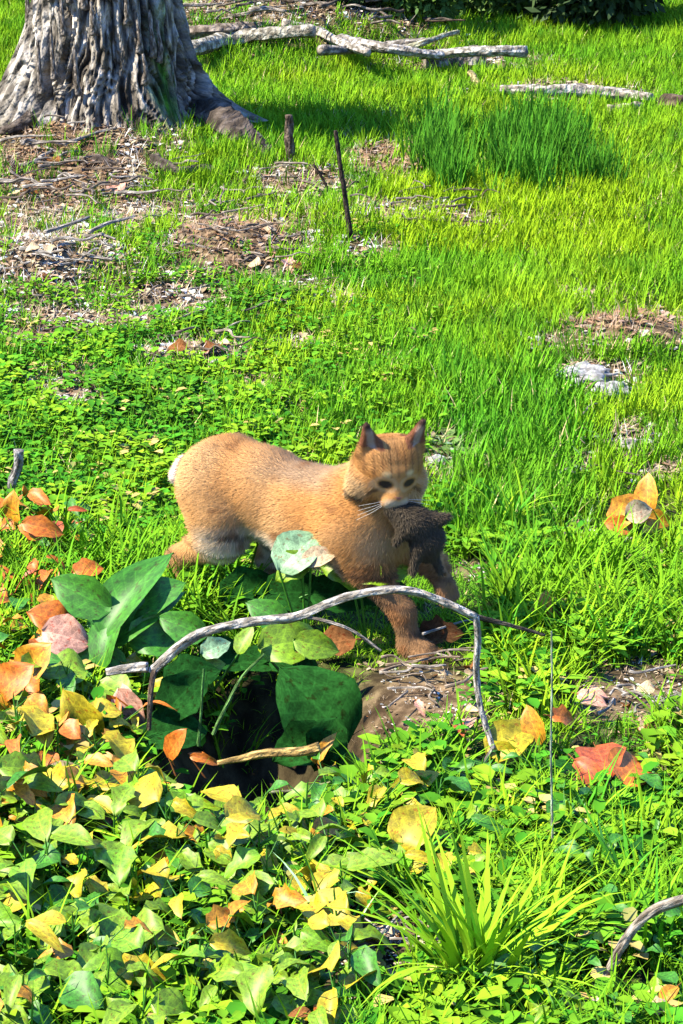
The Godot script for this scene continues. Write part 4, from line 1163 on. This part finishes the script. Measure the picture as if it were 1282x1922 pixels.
	P.surface(pv, pi_)
	var pn: PackedVector3Array = norm.call(pv, pi_)
	var pk := kit()
	for j in pv.size():
		var e2 := 1.0 + 0.5 * n_fine.get_noise_3dv(pv[j] * 8.0)
		pk.v.append(pv[j]); pk.n.append(pn[j]); pk.c.append(Color(0.042 * e2, 0.032 * e2, 0.020 * e2))
	pk.i.append_array(pi_)
	var prey := base("prey", Vector3.ZERO)
	tag(prey, "dark furry bundle hanging from the cat's mouth", "prey")
	var mouth: Vector3 = o.transform * (hp * Vector3(0.006, -0.062, 0.070))
	prey.position = mouth
	mesh_node("body", done(pk), mat.fur, prey)
	var pxf := []
	var pco := []
	for t in range(0, pi_.size(), 3):
		for j in 2:
			var pp := pv[pi_[t]].lerp(pv[pi_[t + 1]], rng.randf()).lerp(pv[pi_[t + 2]], rng.randf())
			var pnn := pn[pi_[t]]
			var pd := (Vector3(0.4, -1, 0) - pnn * Vector3(0.4, -1, 0).dot(pnn)).normalized()
			pd = (pd + pnn * 0.5 + Vector3(rng.randfn(), rng.randfn(), rng.randfn()) * 0.2).normalized()
			var px_ := pd.cross(pnn).normalized()
			pxf.append(Transform3D(Basis(px_.cross(pd), pd, px_) * Basis.from_scale(Vector3.ONE * 0.013), pp))
			var e3 := rng.randf_range(0.7, 1.4)
			pco.append(Color(0.045 * e3, 0.034 * e3, 0.021 * e3))
	var ph := kit()
	blade(ph, Vector3(0, -0.12, 0), 0, 1.0, 0.12, 0.0, 0.5, 2)
	multi("coat", done(ph), mat.fur, pxf, pco, prey)
	# coat: short hairs lying back over the body and head
	var hk := kit()
	blade(hk, Vector3(0, -0.12, 0), 0, 1.0, 0.095, 0.0, 0.5, 2)
	var hair := done(hk)
	var xf := []
	var co := []
	var put := func(v: PackedVector3Array, n: PackedVector3Array, ix: PackedInt32Array, head: bool, density: float):
		for t in range(0, ix.size(), 3):
			var a := v[ix[t]]
			var b := v[ix[t + 1]]
			var c := v[ix[t + 2]]
			var want := (b - a).cross(c - a).length() * 0.5 * density
			var m := int(want) + (1 if rng.randf() < want - int(want) else 0)
			for j in m:
				var r1 := sqrt(rng.randf())
				var r2 := rng.randf()
				var p := a * (1.0 - r1) + b * (r1 * (1.0 - r2)) + c * (r1 * r2)
				var nn := n[ix[t]]
				var flow := Vector3(-1.0, -0.55, 0.0)
				var length := 0.017
				if head:
					flow = Vector3(p.x * 9.0, 0.35 if p.y > 0.0 else -0.5, -1.0)
					length = 0.009
					if absf(p.x) > 0.055 and p.y < 0.01: length = 0.022; flow = Vector3(signf(p.x), -0.9, -0.2)
					if p.y > 0.08: flow = Vector3(0, 1, 0); length = 0.008
					if p.z > 0.05: length = 0.005
					if Vector2(absf(p.x) - 0.031, p.y - 0.001).length() < 0.013 and p.z > 0.03: continue
				else:
					if p.y < 0.2: flow = Vector3(-0.2, -1, 0); length = 0.010
					elif p.y < 0.27: length = 0.022
				var d := (flow.normalized() - nn * flow.normalized().dot(nn)).normalized()
				d = (d + nn * rng.randf_range(0.25, 0.65) + Vector3(rng.randfn(), rng.randfn(), rng.randfn()) * 0.14).normalized()
				var cc: Color = head_color(p, nn) if head else body_color(p, nn)
				var g2 := rng.randf_range(0.82, 1.18)
				var x := d.cross(nn).normalized()
				var B := Basis(x.cross(d), d, x)
				length *= rng.randf_range(0.7, 1.25)
				B = B * Basis.from_scale(Vector3(length, length, length))
				var T := Transform3D(B, p)
				xf.append(hp * T if head else T)
				co.append(Color(cc.r * g2, cc.g * g2, cc.b * g2))
	put.call(bv, bn, bi, false, 125000.0)
	put.call(hv, hn, hi, true, 190000.0)
	print("hairs ", xf.size())
	multi("coat", hair, mat.fur, xf, co, o)

# ------------------------------------------------------------------ all
func _ready():
	# camera, sky, sun, exposure
	var cam := Camera3D.new()
	cam.name = "camera"
	cam.position = EYE
	cam.rotation.x = -pitch
	cam.fov = rad_to_deg(2.0 * atan(H / 2 / FOCAL))
	cam.near = 0.05
	cam.far = 1200.0
	add_child(cam)
	cam.current = true
	var env := Environment.new()
	env.background_mode = Environment.BG_SKY
	var sky := Sky.new()
	var sm := ProceduralSkyMaterial.new()
	sm.sky_top_color = Color(0.32, 0.52, 0.85)
	sm.sky_horizon_color = Color(0.72, 0.80, 0.88)
	sm.ground_bottom_color = Color(0.10, 0.14, 0.05)
	sm.ground_horizon_color = Color(0.45, 0.52, 0.40)
	sky.sky_material = sm
	env.sky = sky
	env.tonemap_mode = Environment.TONE_MAPPER_LINEAR
	env.tonemap_exposure = 3.15
	env.background_energy_multiplier = 0.9
	env.sdfgi_enabled = true
	env.ssao_enabled = true
	env.ssil_enabled = true
	var we := WorldEnvironment.new()
	we.name = "environment"
	we.environment = env
	add_child(we)
	var sun := DirectionalLight3D.new()
	sun.name = "sun"
	sun.light_energy = 1.6
	sun.light_angular_distance = 0.5
	sun.light_color = Color(1.0, 0.96, 0.88)
	sun.shadow_enabled = true
	add_child(sun)
	sun.look_at_from_position(Vector3(-0.66, 0.80, 0.15) * 30.0, Vector3.ZERO)

	rng.seed = 1
	n_lump.seed = 3; n_lump.frequency = 0.55; n_lump.fractal_octaves = 3
	n_patch.seed = 12; n_patch.frequency = 0.6; n_patch.fractal_octaves = 3
	n_bark.seed = 23; n_bark.frequency = 1.0; n_bark.fractal_octaves = 2
	n_fine.seed = 7; n_fine.frequency = 1.4; n_fine.fractal_octaves = 3
	add_bump(205, 270, 260, 0.75, 0.14)
	add_bump(440, 470, 110, 0.28, 0.09)
	add_bump(70, 510, 150, 0.3, 0.08)
	add_bump(1200, 655, 120, 0.25, 0.10)
	add_bump(540, 72, 280, 0.7, 0.24)
	add_bump(370, 668, 110, 0.12, 0.05)
	add_bump(475, 1385, 215, 0.42, -0.38)
	make_materials()
	build_ground()
	build_trunk()
	build_far()
	build_cover()
	build_wood()
	stone(1100, 715, 95, 0.42, Color(0.42, 0.41, 0.39), "pale grey flat stone in the meadow before the brown mound")
	stone(1150, 742, 75, 0.45, Color(0.46, 0.45, 0.44), "whitish stone beside the flat grey one")
	stone(1183, 845, 36, 0.8, Color(0.40, 0.36, 0.33), "small grey brown stone behind the amber sprig")
	stone(820, 870, 34, 0.6, Color(0.5, 0.48, 0.45), "small grey stone in the grass behind the cat's head")
	stone(870, 905, 26, 0.6, Color(0.45, 0.45, 0.43), "very small grey stone past the cat's head")
	stone(745, 765, 30, 0.6, Color(0.52, 0.48, 0.38), "small buff stone in the grass above the cat's ears")
	build_plants()
	build_cat()
	for c in find_children("*", "GeometryInstance3D", true, false):
		c.cast_shadow = GeometryInstance3D.SHADOW_CASTING_SETTING_ON
